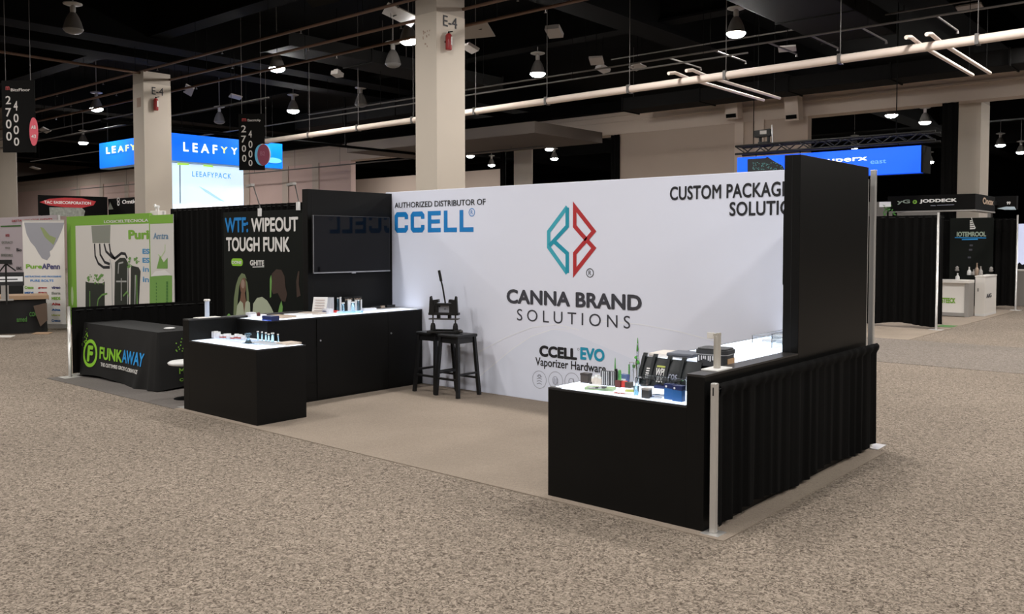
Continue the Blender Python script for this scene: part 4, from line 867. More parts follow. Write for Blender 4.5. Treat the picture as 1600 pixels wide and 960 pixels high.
# ------------------------------------------------------------------ pipe and drape
def drape_mb(p0, p1, z0, z1, seed, pitch=0.12, amp=0.03, gather=0.0, wob=0.03):
    rnd = random.Random(seed); p0, p1 = Vector((p0[0], p0[1], 0)), Vector((p1[0], p1[1], 0)); L = (p1 - p0).length; u = (p1 - p0) / L; n = u.cross(_Z)
    N = int(L / 0.016); ph = 0.0; prof = []; phase = []
    f = 1.0; amps = 1.0; low = []
    for i in range(N + 1):
        if i % 9 == 0: f = rnd.uniform(0.7, 1.35); amps = rnd.uniform(0.5, 1.2)
        ph += 2 * math.pi * 0.016 / pitch * f; phase.append(ph); prof.append(amps)
    sm = [sum(prof[max(0, i - 5):i + 6]) / len(prof[max(0, i - 5):i + 6]) for i in range(N + 1)]
    zs = [0, 0.08, 0.3, 0.55, 0.8, 0.9, 0.93, 0.96, 0.98, 1.0] if gather else [0, 0.1, 0.35, 0.65, 0.9, 1.0]
    mb = MB(); vs = []
    for j, t in enumerate(zs):
        for i in range(N + 1):
            k = amp * sm[i] * (1.15 - 0.5 * t)
            off = k * math.sin(phase[i]) + 0.3 * k * math.sin(2.3 * phase[i] + 1)
            if gather and t > 0.92: off = 0.4 * k * math.sin(phase[i] * 1.0) + 0.022 * (1 - ((t - 0.96) / 0.04) ** 2) ** 0.5 * 1.0 if abs((t - 0.96) / 0.04) < 1 else 0.35 * k * math.sin(phase[i])
            zz = z0 + (z1 - z0) * t + (wob * math.sin(i * 0.016 * 5.0 + seed) * (1 - t) ** 3 * (1 if wob else 0))
            q = p0 + u * (L * i / N) + n * off; vs.append((q.x, q.y, zz))
    M = N + 1; mb.smooth = True
    mb.add(vs, [(j * M + i, j * M + i + 1, (j + 1) * M + i + 1, (j + 1) * M + i) for j in range(len(zs) - 1) for i in range(N)])
    return mb
def drape(p0, p1, z0, z1, label, seed, m=CLOTH, rod=True, **kw):
    t = thing('drape', label, 'drape', ((p0[0] + p1[0]) / 2, (p0[1] + p1[1]) / 2, z0))
    part('cloth', drape_mb(p0, p1, z0, z1, seed, **kw), m, t)
    if rod: part('rod', MB().tube([(p0[0], p0[1], z1 - 0.04), (p1[0], p1[1], z1 - 0.04)], 0.007, 8), CASTI, t)
    return t
def post(x, y, h, label, base=0.2, r=0.022, square=False):
    t = thing('drape_post', label, 'post', (x, y, 0))
    part('upright', MB().box(x - r, x + r, y - r, y + r, 0.008, h, 0.006) if square else MB().lathe((x, y, 0.008), [(r, 0), (r, h * 0.5), (r * 0.92, h * 0.5), (r * 0.92, h - 0.008)], 12), ALU, t)
    part('base_plate', MB().box(x - base / 2, x + base / 2, y - base / 2, y + base / 2, 0, 0.008, 0.003), ALU, t)
    return t
# right side rail of the booth
t = post(-2.475, 4.755, 0.915, 'short silver post at the front corner of the right drape', 0.12, 0.019, True)
part('slot', MB().box(-2.475 - 0.004, -2.475 + 0.004, 4.735, 4.737, 0.84, 0.89), SEAM, t)
post(-2.545, 7.72, 2.38, 'tall silver post behind the right black side wall', 0.22, 0.022, True)
one('drape_pole', MB().lathe((-2.585, 7.69, 0.0), [(0.012, 0), (0.012, 2.3)], 10), ALU, 'thin silver pole just behind the tall silver post', 'post')
drape((-2.478, 4.80), (-2.478, 7.68), 0.05, 0.905, 'low pleated black drape along the right side of the booth', 5, gather=1, amp=0.014, pitch=0.16, wob=0.02)
# left booth
post(-11.82, 4.90, 0.93, 'short silver post at the corner of the left low drape', 0.22, 0.022)
post(-8.70, 4.80, 0.93, 'short silver post by the left black half wall', 0.14, 0.017)
t = drape((-11.82, 4.93), (-11.82, 6.95), 0.06, 0.915, 'low black drape left of the charcoal draped table', 11, amp=0.015, pitch=0.16, wob=0.01)
part('bottom_rail', MB().tube([(-11.82, 4.92, 0.03), (-11.82, 5.5, 0.03)], 0.012, 8), ALU, t)
drape((-14.55, 7.80), (-8.66, 7.80), 0.04, 2.36, 'tall black back drape behind the dark banner', 21, amp=0.03, pitch=0.17)

# ------------------------------------------------------------------ charcoal draped table
TX0, TX1, TY0, TY1, TH = -11.90, -9.85, 5.09, 5.68, 0.705
def skirt(a, b):              # outward push of the cloth at run a (metres along the edge) and height b
    k = 1 - b / TH
    return 0.045 * k + 0.018 * k * math.sin(a * 4.1 + 0.8) + 0.012 * k * math.sin(a * 9.3) + 0.035 * k * math.exp(-((a - (TX1 - TX0 - 0.42) - 0.30 * (1 - k)) / 0.08) ** 2) + 0.03 * k * math.exp(-((a - (TX1 - TX0 - 0.12)) / 0.05) ** 2)
t = thing('draped_table', 'table under a charcoal cloth with green and blue lettering', 'table', ((TX0 + TX1) / 2, (TY0 + TY1) / 2, 0))
mb = MB(); per = []
for i in range(81): per.append((TX0 + (TX1 - TX0) * i / 80, TY0, 0, -1, (TX1 - TX0) * i / 80))
for i in range(1, 31): per.append((TX1, TY0 + (TY1 - TY0) * i / 30, 1, 0, TX1 - TX0 + (TY1 - TY0) * i / 30))
for i in range(1, 41): per.append((TX1 - (TX1 - TX0) * i / 40, TY1, 0, 1, 4 + i * 0.05))
for i in range(1, 30): per.append((TX0, TY1 - (TY1 - TY0) * i / 30, -1, 0, 8 + i * 0.02))
zs = [0.01, 0.10, 0.22, 0.36, 0.5, 0.60, 0.68, TH]; vs = []
for zz in zs:
    for x, y, nx, ny, a in per:
        s_ = skirt(a, zz); cx = 1 if abs(x - TX1) < 1e-6 and nx == 0 else 0
        vs.append((x + nx * s_ + cx * s_, y + ny * s_, zz + (0.02 * math.sin(a * 3) if zz < 0.02 else 0) + (0.012 if zz < 0.02 else 0)))
n = len(per); mb.smooth = True
mb.add(vs, [(j * n + i, j * n + (i + 1) % n, (j + 1) * n + (i + 1) % n, (j + 1) * n + i) for j in range(len(zs) - 1) for i in range(n)])
mb.smooth = False; mb.add(vs[-n:], [list(range(n))])
cl = part('tablecloth', mb, TCLOTH, t)
PF = YP(TY0); fsk = lambda a, b: skirt(a - TX0, b)
text(cl, PF, 'FUNK', 158.7, 560.8, 192.5, 547.5, LIME, 0.004, 0.03, fn=fsk, label='lime green part of the wordmark')
text(cl, PF, 'AWAY', 192.8, 566.5, 230.6, 552.5, SKYINK, 0.004, 0.03, fn=fsk, label='blue part of the wordmark')
a0, b0 = PF.p(161.3, 572); a1, b1 = PF.p(223, 578)
part('lettering', textmb(MB(), PF, 'THE CUTTMRE GROD CLORIWAZE', a0, a1, b0, b1, 0.005, 0.03, fn=fsk), WHITEINK, cl)
class SK:
    @staticmethod
    def m(a, b, off=0.0): return PF.m(a, b, off + fsk(a, b))
a, b = PF.p(145.3, 551.8); rx_, rz_ = 0.158, 0.158
mb = MB().ring(SK, a, b, rx_, rz_, 0.045, 0.005)
textmb(mb, SK, 'F', a - 0.06, a + 0.075, b - 0.11, b + 0.10, 0.006, 0.05)
rnd = random.Random(4)
for k in range(26):
    q = rnd.random(); an = math.radians(120 + 60 * rnd.random()); r = 0.19 + 0.16 * q; s_ = 0.013 * (1.2 - q)
    ca, cb = a + r * math.cos(an) * 0.75, b + r * math.sin(an) + 0.04
    if ca > TX0 + 0.01: mb.slab(SK, [(ca, cb - s_), (ca + s_, cb), (ca, cb + s_), (ca - s_, cb)], 0.005, 0.001)
part('emblem', mb, LIME, cl, 'lime ring emblem with letter F and splatter')
PS = XP(TX1); fs2 = lambda a, b: skirt(TX1 - TX0 + a - TY0, b)
class SK2:
    @staticmethod
    def m(a, b, off=0.0): return PS.m(a, b, off + fs2(a, b))
mb = MB().ring(SK2, 5.53, 0.42, 0.12, 0.15, 0.03, 0.006, 30)
for k in range(18): ca, cb = 5.30 + 0.2 * rnd.random(), 0.42 + 0.2 * rnd.random(); mb.slab(SK2, [(ca, cb - .01), (ca + .01, cb), (ca, cb + .01), (ca - .01, cb)], 0.006, 0.001)
textmb(mb, SK2, 'MWHO', 5.33, 5.68, 0.19, 0.26, 0.006, 0.02); part('emblem', mb, mat('green_print', (0.19, 0.40, 0.04), 0.65), cl)
part('lettering', textmb(MB(), SK2, 'COUNTER', 5.33, 5.68, 0.10, 0.135, 0.006, 0.02), GREEN, cl)
p = onz(265, 514.5, TH); one('dish', MB().lathe(p, [(0.03, 0), (0.06, 0.004), (0.07, 0.012), (0.05, 0.02), (0.02, 0.022)], 18), WHITEP, 'small white dish on the charcoal draped table', 'dish')
p = Vector((-9.03, 5.02, 0)); t = thing('pedestal_stool', 'white round seat peeking out beside the black half wall', 'stool', p)
p = onz(291, 567, 0.41)
t.location = (p.x, p.y, 0); WM[t.name] = Matrix.Translation((p.x, p.y, 0))
part('seat', MB().lathe((p.x, p.y, 0.385), [(0.13, 0), (0.19, 0.01), (0.20, 0.03), (0.18, 0.045), (0.05, 0.05)], 24), WHITEP, t)
part('stem', MB().lathe((p.x, p.y, 0), [(0.14, 0), (0.14, 0.01), (0.03, 0.03), (0.025, 0.385)], 18), STEEL, t)

# ------------------------------------------------------------------ dark banner behind the counter
BPL = YP(7.70)
t = thing('banner', 'black banner with white and blue slogan hanging on the drape', 'banner', (-11.5, 7.70, 0))
x0, z1 = BPL.p(349, 332); x1 = -10.55
part('cloth', MB().box(x0, x1, 7.70, 7.712, 0.25, z1), mat('black_banner_vinyl', (0.005, 0.0065, 0.005), 0.6, spec=0.15), t)
text(t, BPL, 'WTF:', 352, 364, 388, 339.5, BLUEINK, bold=0.03)
text(t, BPL, 'WIPEOUT', 393, 363, 466, 338.5, WHITEINK, bold=0.03)
text(t, BPL, 'TOUGH FUNK', 354, 393, 453, 370, WHITEINK, bold=0.03)
a, b = BPL.p(370.5, 410); w_, h_ = 0.165, 0.06
mb = MB().slab(BPL, [(a + w_ - h_ + h_ * math.cos(q), b + h_ * math.sin(q)) for q in [math.radians(-90 + 15 * k) for k in range(13)]] + [(a - w_ + h_ + h_ * math.cos(q), b + h_ * math.sin(q)) for q in [math.radians(90 + 15 * k) for k in range(13)]], 0.001)
part('pill_print', mb, LIME, t); text(t, BPL, 'DONE', 363, 412.5, 378, 408, WHITEINK, 0.005, 0.03)
text(t, BPL, 'GHITE', 391, 415, 413, 407, WHITEINK, 0.003, 0.03)
part('underline', MB().stroke(BPL, pxs(BPL, [(395, 417.5), (413, 417)]), 0.012, 0.003), WHITEINK, t)
e = lambda cx, cy, rx, ry, mb: mb.ell(BPL, *BPL.p(cx, cy), rx, ry, 0.002, 0.001)
HAIRG = mat('pale_green_hair_print', (0.15, 0.19, 0.09), 0.7); SKINP = mat('warm_skin_print', (0.17, 0.085, 0.05), 0.7); SHIRT = mat('sage_cloth_print', (0.42, 0.46, 0.33), 0.7)
mb = MB(); mb.slab(BPL, pxs(BPL, [(365, 497), (366, 466), (369, 446), (373, 434), (378, 427), (383, 429), (386, 437), (382, 434), (378, 436), (374, 448), (372, 470), (371, 497)]), 0.004, 0.001).slab(BPL, pxs(BPL, [(385, 497), (386, 470), (385, 450), (384, 436), (387, 442), (389, 458), (390, 478), (389, 497)]), 0.004, 0.001)
part('picture_hair', mb, HAIRG, t)
mb = MB().ell(BPL, *BPL.p(380, 446), 0.085, 0.15, 0.0035, 0.001).slab(BPL, pxs(BPL, [(377.5, 454), (382.5, 454), (384, 466), (387, 480), (386, 497), (372, 497), (373, 478), (376, 466)]), 0.0030, 0.001); part('picture_figure', mb, SKINP, t, 'printed figure with long hair')
mb = MB().ell(BPL, *BPL.p(380, 444), 0.05, 0.07, 0.005, 0.001); part('picture_face', mb, mat('pale_face_print', (0.32, 0.22, 0.17), 0.7), t)
mb = MB(); mb.slab(BPL, pxs(BPL, [(369, 497), (371, 478), (376, 470), (380, 474), (383, 497)]), 0.005, 0.001).slab(BPL, pxs(BPL, [(395, 494), (396, 475), (402, 466), (410, 464), (418, 470), (425, 482), (429, 492)]), 0.005, 0.001).slab(BPL, pxs(BPL, [(382, 494), (384, 473), (387, 470), (391, 473), (392, 494)]), 0.0052, 0.001)
part('picture_cloth', mb, SHIRT, t)
mb = MB(); mb.slab(BPL, pxs(BPL, [(424, 452), (425, 428), (432, 421), (440, 422), (445, 432), (446, 448), (449, 460), (446, 472), (440, 470), (434, 458), (427, 460)]), 0.002, 0.001).slab(BPL, pxs(BPL, [(464, 465), (463, 440), (466, 424), (468, 424), (467, 445), (470, 462)]), 0.002, 0.001)
part('picture_figure', mb, BROWNP, t, 'dim brown printed figure')
mb = MB(); mb.slab(BPL, pxs(BPL, [(434, 492), (437, 478), (440, 470), (442, 480), (441, 492)]), 0.002, 0.001).slab(BPL, pxs(BPL, [(352, 496), (358, 490), (364, 497)]), 0.002, 0.001).slab(BPL, pxs(BPL, [(422, 466), (422, 436), (424, 430), (425, 440), (424, 464)]), 0.003, 0.001)
part('picture_leaf', mb, mat('leaf_print', (0.16, 0.36, 0.08), 0.7), t)
# clip-on arm lights
for hx, hy, bx_, by_, lb in ((392, 289, 408, 325, 'thin arm light over the black banner, left of two'), (457, 287, 468, 315, 'thin arm light over the black banner, right of two')):
    q = BPL.w(bx_, by_ + 3); r = BPL.w(hx + 4, hy + 2); r = r + Vector((0, -0.35, 0.0))
    r = Plane((0, 7.4, 0), (1, 0, 0)).w(hx + 4, hy + 2); t = thing('arm_light', lb, 'light', q, 0, 'arm lights above the black banner')
    part('arm', MB().tube([q + Vector((0, -0.02, -0.05)), q + Vector((0, -0.02, 0.05)), r], 0.008, 6), SILVER, t)
    part('head', MB().obox(r + Vector((-0.06, -0.02, 0.01)), (1, 0, 0.1), (0, 1, 0), (-0.1, 0, 1), 0.075, 0.03, 0.018), GREYL, t)
    part('clamp', MB().box(q.x - 0.025, q.x + 0.025, q.y - 0.045, q.y - 0.005, q.z - 0.10, q.z + 0.02), WHITEP, t)

# ------------------------------------------------------------------ green bordered display of the next booth
GP = YP(7.85)
t = thing('display_backwall', 'green bordered display wall with printed extraction machine', 'display', (-16.7, 7.85, 0))
xa, za = GP.p(104, 339); xb, _ = GP.p(233, 335.5); zb = 0.3
part('panel', MB().box(xa, xb, 7.85, 7.90, 0.06, za), GREEN, t)
gx0, gz1 = GP.p(118, 353); part('white_field', MB().rect(GP, gx0, xb - 0.01, 0.1, gz1, 0.001), CREAM, t)
text(t, GP, 'LOGICIELTECNOLA', 163, 349, 232, 342, WHITEINK, bold=0.02)
text(t, GP, 'Puri', 201, 374.5, 233, 359, GREEN, 0.004, 0.05)
mb = MB(); mb.slab(GP, pxs(GP, [(143, 353), (173, 352), (172, 380), (145, 380)]), 0.004, 0.001); part('hopper_print', mb, MIDG, t)
mb = MB()
for q in ([(148, 381), (149, 400), (154, 412), (162, 418), (172, 418)], [(156, 381), (157, 398), (164, 410), (172, 413)], [(163, 381), (166, 393), (175, 402), (180, 404), (190, 396), (196, 397), (199, 404)], [(171, 381), (173, 395), (180, 405)]): mb.stroke(GP, pxs(GP, q), 0.055, 0.005)
part('hose_print', mb, INK, t)
mb = MB(); mb.slab(GP, pxs(GP, [(134, 482), (134, 440), (140, 442), (160, 443), (164, 440), (164, 482)]), 0.004, 0.001).slab(GP, pxs(GP, [(179, 482), (180, 410), (188, 403), (196, 403), (201, 412), (202, 482)]), 0.004, 0.001).slab(GP, pxs(GP, [(204, 482), (205, 415), (217, 418), (220, 424), (217, 482)]), 0.004, 0.001)
part('canister_print', mb, mat('dark_canister_print', (0.02, 0.025, 0.018), 0.6), t)
mb = MB()
for q in ([(176, 482), (175, 420), (172, 405)], [(190, 470), (190, 435)], [(182, 440), (198, 440)], [(185, 428), (186, 412), (193, 410)], [(211, 480), (212, 430)], [(200, 480), (200, 420), (205, 405)]): mb.stroke(GP, pxs(GP, q), 0.03, 0.006)
part('machine_line_print', mb, mat('silver_print', (0.40, 0.41, 0.40), 0.6), t)
mb = MB(); rnd = random.Random(9)
for k in range(30):
    cx, cy = GP.p(136 + rnd.random() * 26, 430 + rnd.random() * 14); s_ = 0.05 * (0.5 + rnd.random()); mb.slab(GP, [(cx - s_, cy), (cx, cy - s_ * .5), (cx + s_, cy + s_ * .3), (cx, cy + s_ * .6)], 0.005 + k * 0.00008, 0.0005)
part('sprout_print', mb, mat('leaf_green_print', (0.14, 0.30, 0.07), 0.7), t); mb = MB()
for k in range(14):
    cx, cy = GP.p(198 + rnd.random() * 20, 404 + rnd.random() * 14); s_ = 0.045 * (0.5 + rnd.random()); mb.slab(GP, [(cx - s_, cy), (cx, cy - s_ * .5), (cx + s_, cy + s_ * .3), (cx, cy + s_ * .6)], 0.005 + k * 0.00008, 0.0005)
part('sprout_print', mb, mat('leaf_green_print', (0.14, 0.30, 0.07), 0.7), t)
for q in ([(152, 482), (154, 468), (160, 461), (168, 459)], [(141, 482), (141, 455)], [(193, 463), (199, 456), (202, 464)], [(215, 482), (214, 430)]): part('stem_print', MB().stroke(GP, pxs(GP, q), 0.035, 0.0075), mat('leaf_green_print', (0.14, 0.30, 0.07), 0.7), t)
mb = MB()
for cy in (393, 407): a, b = GP.p(228, cy + 4); a2, b2 = GP.p(234, cy - 4); textmb(mb, GP, 'ES', a - 0.12, a2, b, b2, 0.004, 0.04)
for cy in (421, 437): a, b = GP.p(227, cy + 4); a2, b2 = GP.p(233, cy - 4); textmb(mb, GP, 'in', a - 0.08, a2, b, b2, 0.004, 0.02)
part('icon_print', mb, mat('mid_blue_print', (0.08, 0.30, 0.55), 0.6), t)
mb = MB(); mb.ell(GP, *GP.p(113, 463), 0.06, 0.20, 0.002, 0.001); part('seal_print', mb, mat('pale_green_print', (0.45, 0.58, 0.30), 0.6), t)
part('stand_pole', MB().tube([(xa - 0.03, 7.88, 0), (xa - 0.03, 7.88, za)], 0.02, 8).tube([(xa + 2.0, 7.95, 0), (xa + 2.0, 7.95, za)], 0.02, 8), ALU, t)
G2 = YP(7.70); t = thing('banner', 'narrow white banner with green carton overlapping the green display', 'banner', (-14.6, 7.70, 0))
xa, za = G2.p(234, 336.5); xb, _ = G2.p(270.5, 336)
part('panel', MB().box(xa, xb, 7.70, 7.71, 0.1, za), mat('banner_white_print', (0.62, 0.60, 0.57), 0.65), t)
part('header_print', MB().rect(G2, xa, xb, G2.p(250, 349.5)[1], za - 0.002, 0.001), GREEN, t)
mb = MB(); mb.slab(G2, pxs(G2, [(234, 480), (234, 433), (250, 430), (269, 431), (269, 478)]), 0.002, 0.001).slab(G2, pxs(G2, [(245, 420), (250, 400), (256, 410), (262, 403), (262, 420)]), 0.002, 0.001)
part('carton_print', mb, mat('mid_green_print', (0.16, 0.33, 0.07), 0.65), t)
mb = MB(); mb.slab(G2, pxs(G2, [(236, 432), (243, 424), (258, 422), (268, 430)]), 0.003, 0.001); part('plate_print', mb, WHITEP, t)
mb = MB()
for k in range(8): a, b = G2.p(260, 440 + 5 * k); mb.rect(G2, a, a + 0.06, b - 0.05, b, 0.0035, 0.001)
for k in range(8): a, b = G2.p(244, 442 + 5 * k); mb.rect(G2, a, a + 0.03, b - 0.03, b, 0.0035, 0.001)
part('carton_text', mb, DKGREEN, t)
mb = MB(); a, b = G2.p(240, 374); a2, b2 = G2.p(263, 368); textmb(mb, G2, 'Amtra', a, a2, b, b2 + 0.05, 0.002, 0.01); part('lettering', mb, mat('steel_blue_ink', (0.12, 0.25, 0.4), 0.6), t)
mb = MB(); mb.stroke(G2, pxs(G2, [(258, 382), (258, 392), (252, 402), (247, 398)]), 0.02, 0.002); part('swirl_print', mb, mat('pale_green_print', (0.45, 0.58, 0.30), 0.6), t)
part('pole', MB().tube([((xa + xb) / 2, 7.74, 0), ((xa + xb) / 2, 7.74, za + 0.06)], 0.015, 8).box((xa + xb) / 2 - 0.2, (xa + xb) / 2 + 0.2, 7.715, 8.0, 0, 0.02), ALU, t)
q = YP(7.97).w(245, 337); t = thing('box_on_stand', 'small pale box on a stand peeking over the green display', 'box', (q.x, 7.97, 0))
part('pole', MB().tube([(q.x, 7.97, 0), (q.x, 7.97, q.z)], 0.02, 8), ALU, t); part('box_body', MB().box(q.x - 0.15, q.x + 0.15, 7.92, 8.07, q.z - 0.02, q.z + 0.085, 0.005), WHITEL, t)
c = Vector((q.x + 0.02, 7.97, q.z + 0.085)); t = thing('figurine', 'tiny white figurine standing on the pale box by the column', 'ornament', c)
part('figure', MB().tube([c + Vector((-0.05, 0, 0)), c + Vector((-0.04, 0, 0.06))], 0.014, 6).tube([c + Vector((0.05, 0, 0)), c + Vector((0.04, 0, 0.06))], 0.014, 6).tube([c + Vector((-0.06, 0, 0.07)), c + Vector((0.06, 0, 0.075))], 0.026, 8).tube([c + Vector((-0.05, 0, 0.07)), c + Vector((-0.075, 0, 0.11))], 0.018, 8).tube([c + Vector((-0.06, 0, 0.112)), c + Vector((-0.115, 0, 0.105))], 0.018, 8, 0.01), WHITEP, t)

# ------------------------------------------------------------------ far left booth
q = onz(70, 513); PB = Plane((q.x, q.y, 0), (0.76, 0.65, 0))
t = thing('banner_stand', 'tall white roll-up banner with grey map and logo rows', 'banner', (q.x, q.y, 0), math.atan2(0.65, 0.76))
x0, _ = PB.p(37, 430); x1, _ = PB.p(102, 430); _, z1 = PB.p(70, 346)
part('panel', MB().rect(PB, x0, x1, 0.09, z1, 0.0, 0.008), CREAM, t)
part('cassette', MB().rect(PB, x0 - 0.02, x1 + 0.02, 0.0, 0.09, -0.06, 0.10), ALU, t)
part('top_rail', MB().rect(PB, x0 - 0.005, x1 + 0.005, z1, z1 + 0.03, -0.008, 0.02), ALU, t)
mb = MB(); mb.slab(PB, pxs(PB, [(38, 348), (101, 348), (97, 360), (90, 376), (82, 390), (78, 393), (79, 400), (74, 407), (66, 404), (60, 395), (55, 386), (48, 378), (42, 366)]), 0.009, 0.001)
part('map_print', mb, MAPG, t)
mb = MB(); mb.slab(PB, pxs(PB, [(63, 355), (68, 356), (78, 368), (88, 372), (84, 383), (76, 376), (70, 370)]), 0.0105, 0.001); part('region_print', mb, mat('olive_print', (0.25, 0.30, 0.13), 0.7), t)
text(t, PB, 'Pure', 41, 420, 66, 413, GREEN, 0.01, 0.04); text(t, PB, 'APenn', 66, 421, 94, 412, mat('navy_ink', (0.06, 0.06, 0.16), 0.6), 0.01, 0.04)
text(t, PB, 'ASSTRACTING AND PROCESSING', 39, 433.5, 96, 431, BLUEINK, 0.01, 0.02); text(t, PB, 'PURE BOLTS', 48, 440.5, 84, 437, BLUEINK, 0.01, 0.02)
cols = [GREEN, REDM, mat('navy_ink', (0.06, 0.06, 0.16), 0.6), YELLOWG, BLUEC, MIDG]; rnd = random.Random(2)
for r in range(7):
    for cc in range(3):
        if r > 3 and cc == 0: continue
        px, py = 39 + cc * 21, 452 + r * 8.5; s_ = rnd.choice(['greco', 'Alta', 'MEDS', 'ilera', 'Liberty', 'vireo', 'Cresco'])
        part('logo_print', textmb(MB(), PB, s_, PB.p(px, py)[0], PB.p(px + 14, py)[0], PB.p(px, py)[1], PB.p(px, py)[1] + 0.04 + 0.03 * rnd.random(), 0.01, 0.05), rnd.choice(cols), t)
KP = YP(9.3); t = thing('display_board', 'pinkish white sponsor board behind the roll-up banner', 'display', (-23, 9.3, 0))
x0, _ = KP.p(-6, 400); x1, z1 = KP.p(89, 336)
part('panel', MB().box(x0, x1, 9.3, 9.36, 0.0, z1), PINKW, t)
for s_, a, b, c, d, m in (('DETTAXCREATOR EVENTS', 19, 347, 82, 341, REDINK), ('ENTER', 9, 370, 15, 366, REDINK), ('EXTRACT', 3, 381, 20, 377, MIDG), ('WAX', 8, 389, 16, 386, MIDG), ('BIORESOURCE', 2, 401, 20, 397, MIDG), ('Bio', 26, 393, 34, 388, INK), ('KING', 26, 422, 34, 417, INK), ('ALCHEMY', 10, 414, 20, 411, INK), ('WET', 25, 432, 34, 428, SKYINK)):
    text(t, KP, s_, a, b, c, d, m, 0.004, 0.02)
part('stripe_print', MB().stroke(KP, pxs(KP, [(1, 354), (33, 353)]), 0.04, 0.004), DKGREEN, t)
part('post', MB().box(x0 - 0.05, x0, 9.3, 9.36, 0, z1).box(x1, x1 + 0.05, 9.3, 9.36, 0, z1), ALU, t)
c = onz(73, 520); t = thing('draped_table', 'table with black cloth and brown kraft paper top at far left', 'table', (c.x - 0.6, c.y - 0.5, 0))
u = Vector((0.33, 0.95, 0)).normalized(); nn = u.cross(_Z); PT = Plane(c, u)     # front runs from left to the near right corner
L = 1.9; dp = 0.75
mb = MB(); vs = []; zs = [0.02, 0.2, 0.4, 0.6, 0.72]; per = [(-L + L * i / 60, 0) for i in range(61)] + [(0, -dp * i / 20) for i in range(1, 21)]
for zz in zs:
    for a, dd in per:
        k = 1 - zz / 0.72; vs.append(c + u * (a + (0.02 * k if dd < 0 else 0)) + nn * (dd + (0.04 * k * math.sin(a * 11) * (1 if dd == 0 else 0) + 0.02 * k)) + _Z * zz)
n = len(per); mb.smooth = True; mb.add(vs, [(j * n + i, j * n + i + 1, (j + 1) * n + i + 1, (j + 1) * n + i) for j in range(len(zs) - 1) for i in range(n - 1)])
cl = part('tablecloth', mb, TCLOTH, t)
part('tabletop', MB().obox(c - u * L / 2 - nn * dp / 2 + _Z * 0.725, u, nn, _Z, L / 2 + 0.01, dp / 2 + 0.01, 0.006), TAN, t)
part('paper_cover', MB().obox(c - u * L / 2 - nn * dp / 2 + _Z * 0.735, u, nn, _Z, L / 2 + 0.04, dp / 2 + 0.04, 0.005).obox(c - u * (L / 2) + nn * 0.045 + _Z * 0.70, u, nn, _Z, L / 2 + 0.04, 0.004, 0.035).obox(c + u * 0.045 - nn * (dp / 2) + _Z * 0.69, u, nn, _Z, 0.004, dp / 2 + 0.04, 0.045), KRAFT, t, 'crumpled brown kraft paper cover')
a = PT.p(26, 504); mb = MB(); textmb(mb, PT, 'amed', a[0], PT.p(42, 498)[0], PT.p(30, 503)[1], PT.p(30, 495)[1], 0.06, 0.03); textmb(mb, PT, 'CORALVUE', PT.p(46, 495)[0], PT.p(72, 490)[0], PT.p(60, 494)[1], PT.p(60, 487)[1], 0.06, 0.03)
part('lettering', mb, DKGREEN, cl)
PTs = Plane(c, -nn); 
part('patch', MB().slab(PT, pxs(PT, [(52, 478), (73, 473), (74, 500), (63, 510), (57, 495)]), 0.07, 0.003), mat('brown_paper_patch', (0.10, 0.065, 0.045), 0.8), cl)
for px, py, lb in ((66, 522, 'tan cardboard scrap on the floor under the kraft topped table'), (7, 527, 'pale paper scrap on the floor at the left edge')):
    q = onz(px, py); one('paper_scrap', MB().obox((q.x, q.y, 0.012), (0.8, 0.6, 0), (-0.6, 0.8, 0.1), (0, -0.1, 1), 0.16, 0.08, 0.006), KRAFT if px > 30 else WHITEL, lb, 'paper')
q = onz(8, 470, 0.742); t = thing('monitor', 'dark monitor on a grey stand at the left edge', 'monitor', (q.x, q.y, 0.742))
part('stand', MB().obox((q.x, q.y, 0.742 + 0.01), u, nn, _Z, 0.13, 0.09, 0.01).obox((q.x, q.y, 0.742 + 0.14), u, nn, _Z, 0.06, 0.03, 0.13), GREYL, t)
part('display', MB().obox((q.x, q.y, 0.742 + 0.38), u, nn, _Z, 0.3, 0.02, 0.12), BEZEL, t)
part('picture', MB().obox(Vector((q.x, q.y, 0.742 + 0.38)) + nn * 0.021, u, nn, _Z, 0.28, 0.001, 0.045), PAPER, t)
part('print', MB().obox(Vector((q.x, q.y, 0.742 + 0.375)) + nn * 0.0225, u, nn, _Z, 0.2, 0.001, 0.01), INK, t)
q = onz(10, 452, 1.0); t = thing('camera_tripod', 'small black tripod head standing behind the dark monitor', 'tripod', (q.x, q.y, 0.742))
part('post', MB().tube([(q.x, q.y, 0.742), (q.x, q.y, 1.42)], 0.014, 8), CASTI, t); part('head', MB().obox((q.x, q.y, 1.45), u, nn, _Z, 0.09, 0.03, 0.035).tube([(q.x, q.y, 1.42), Vector((q.x, q.y, 1.30)) + u * 0.14], 0.012, 6).tube([(q.x, q.y, 1.42), Vector((q.x, q.y, 1.28)) - u * 0.1], 0.012, 6), CASTI, t)
q = onz(26, 460, 0.75); t = thing('chair', 'black chair with thin white frame behind the kraft topped table', 'chair', (q.x - 0.9, q.y + 0.2, 0))
b_ = Vector((q.x - 0.9, q.y + 0.2, 0))
part('backrest', MB().obox(b_ + Vector((0, 0, 0.75)), u, nn, _Z, 0.24, 0.02, 0.2), CASTI, t); part('seat', MB().obox(b_ + Vector((0.1, -0.1, 0.45)), u, nn, _Z, 0.24, 0.22, 0.02), CASTI, t)
for s_ in (-1, 1):
    part('leg', MB().tube([b_ + u * 0.24 * s_, b_ + u * 0.24 * s_ + Vector((0, 0, 0.98))], 0.012, 6), WHITEP, t); part('leg', MB().tube([b_ + u * 0.24 * s_ + nn * 0.35, b_ + u * 0.24 * s_ + nn * 0.3 + Vector((0, 0, 0.45))], 0.012, 6), WHITEP, t)

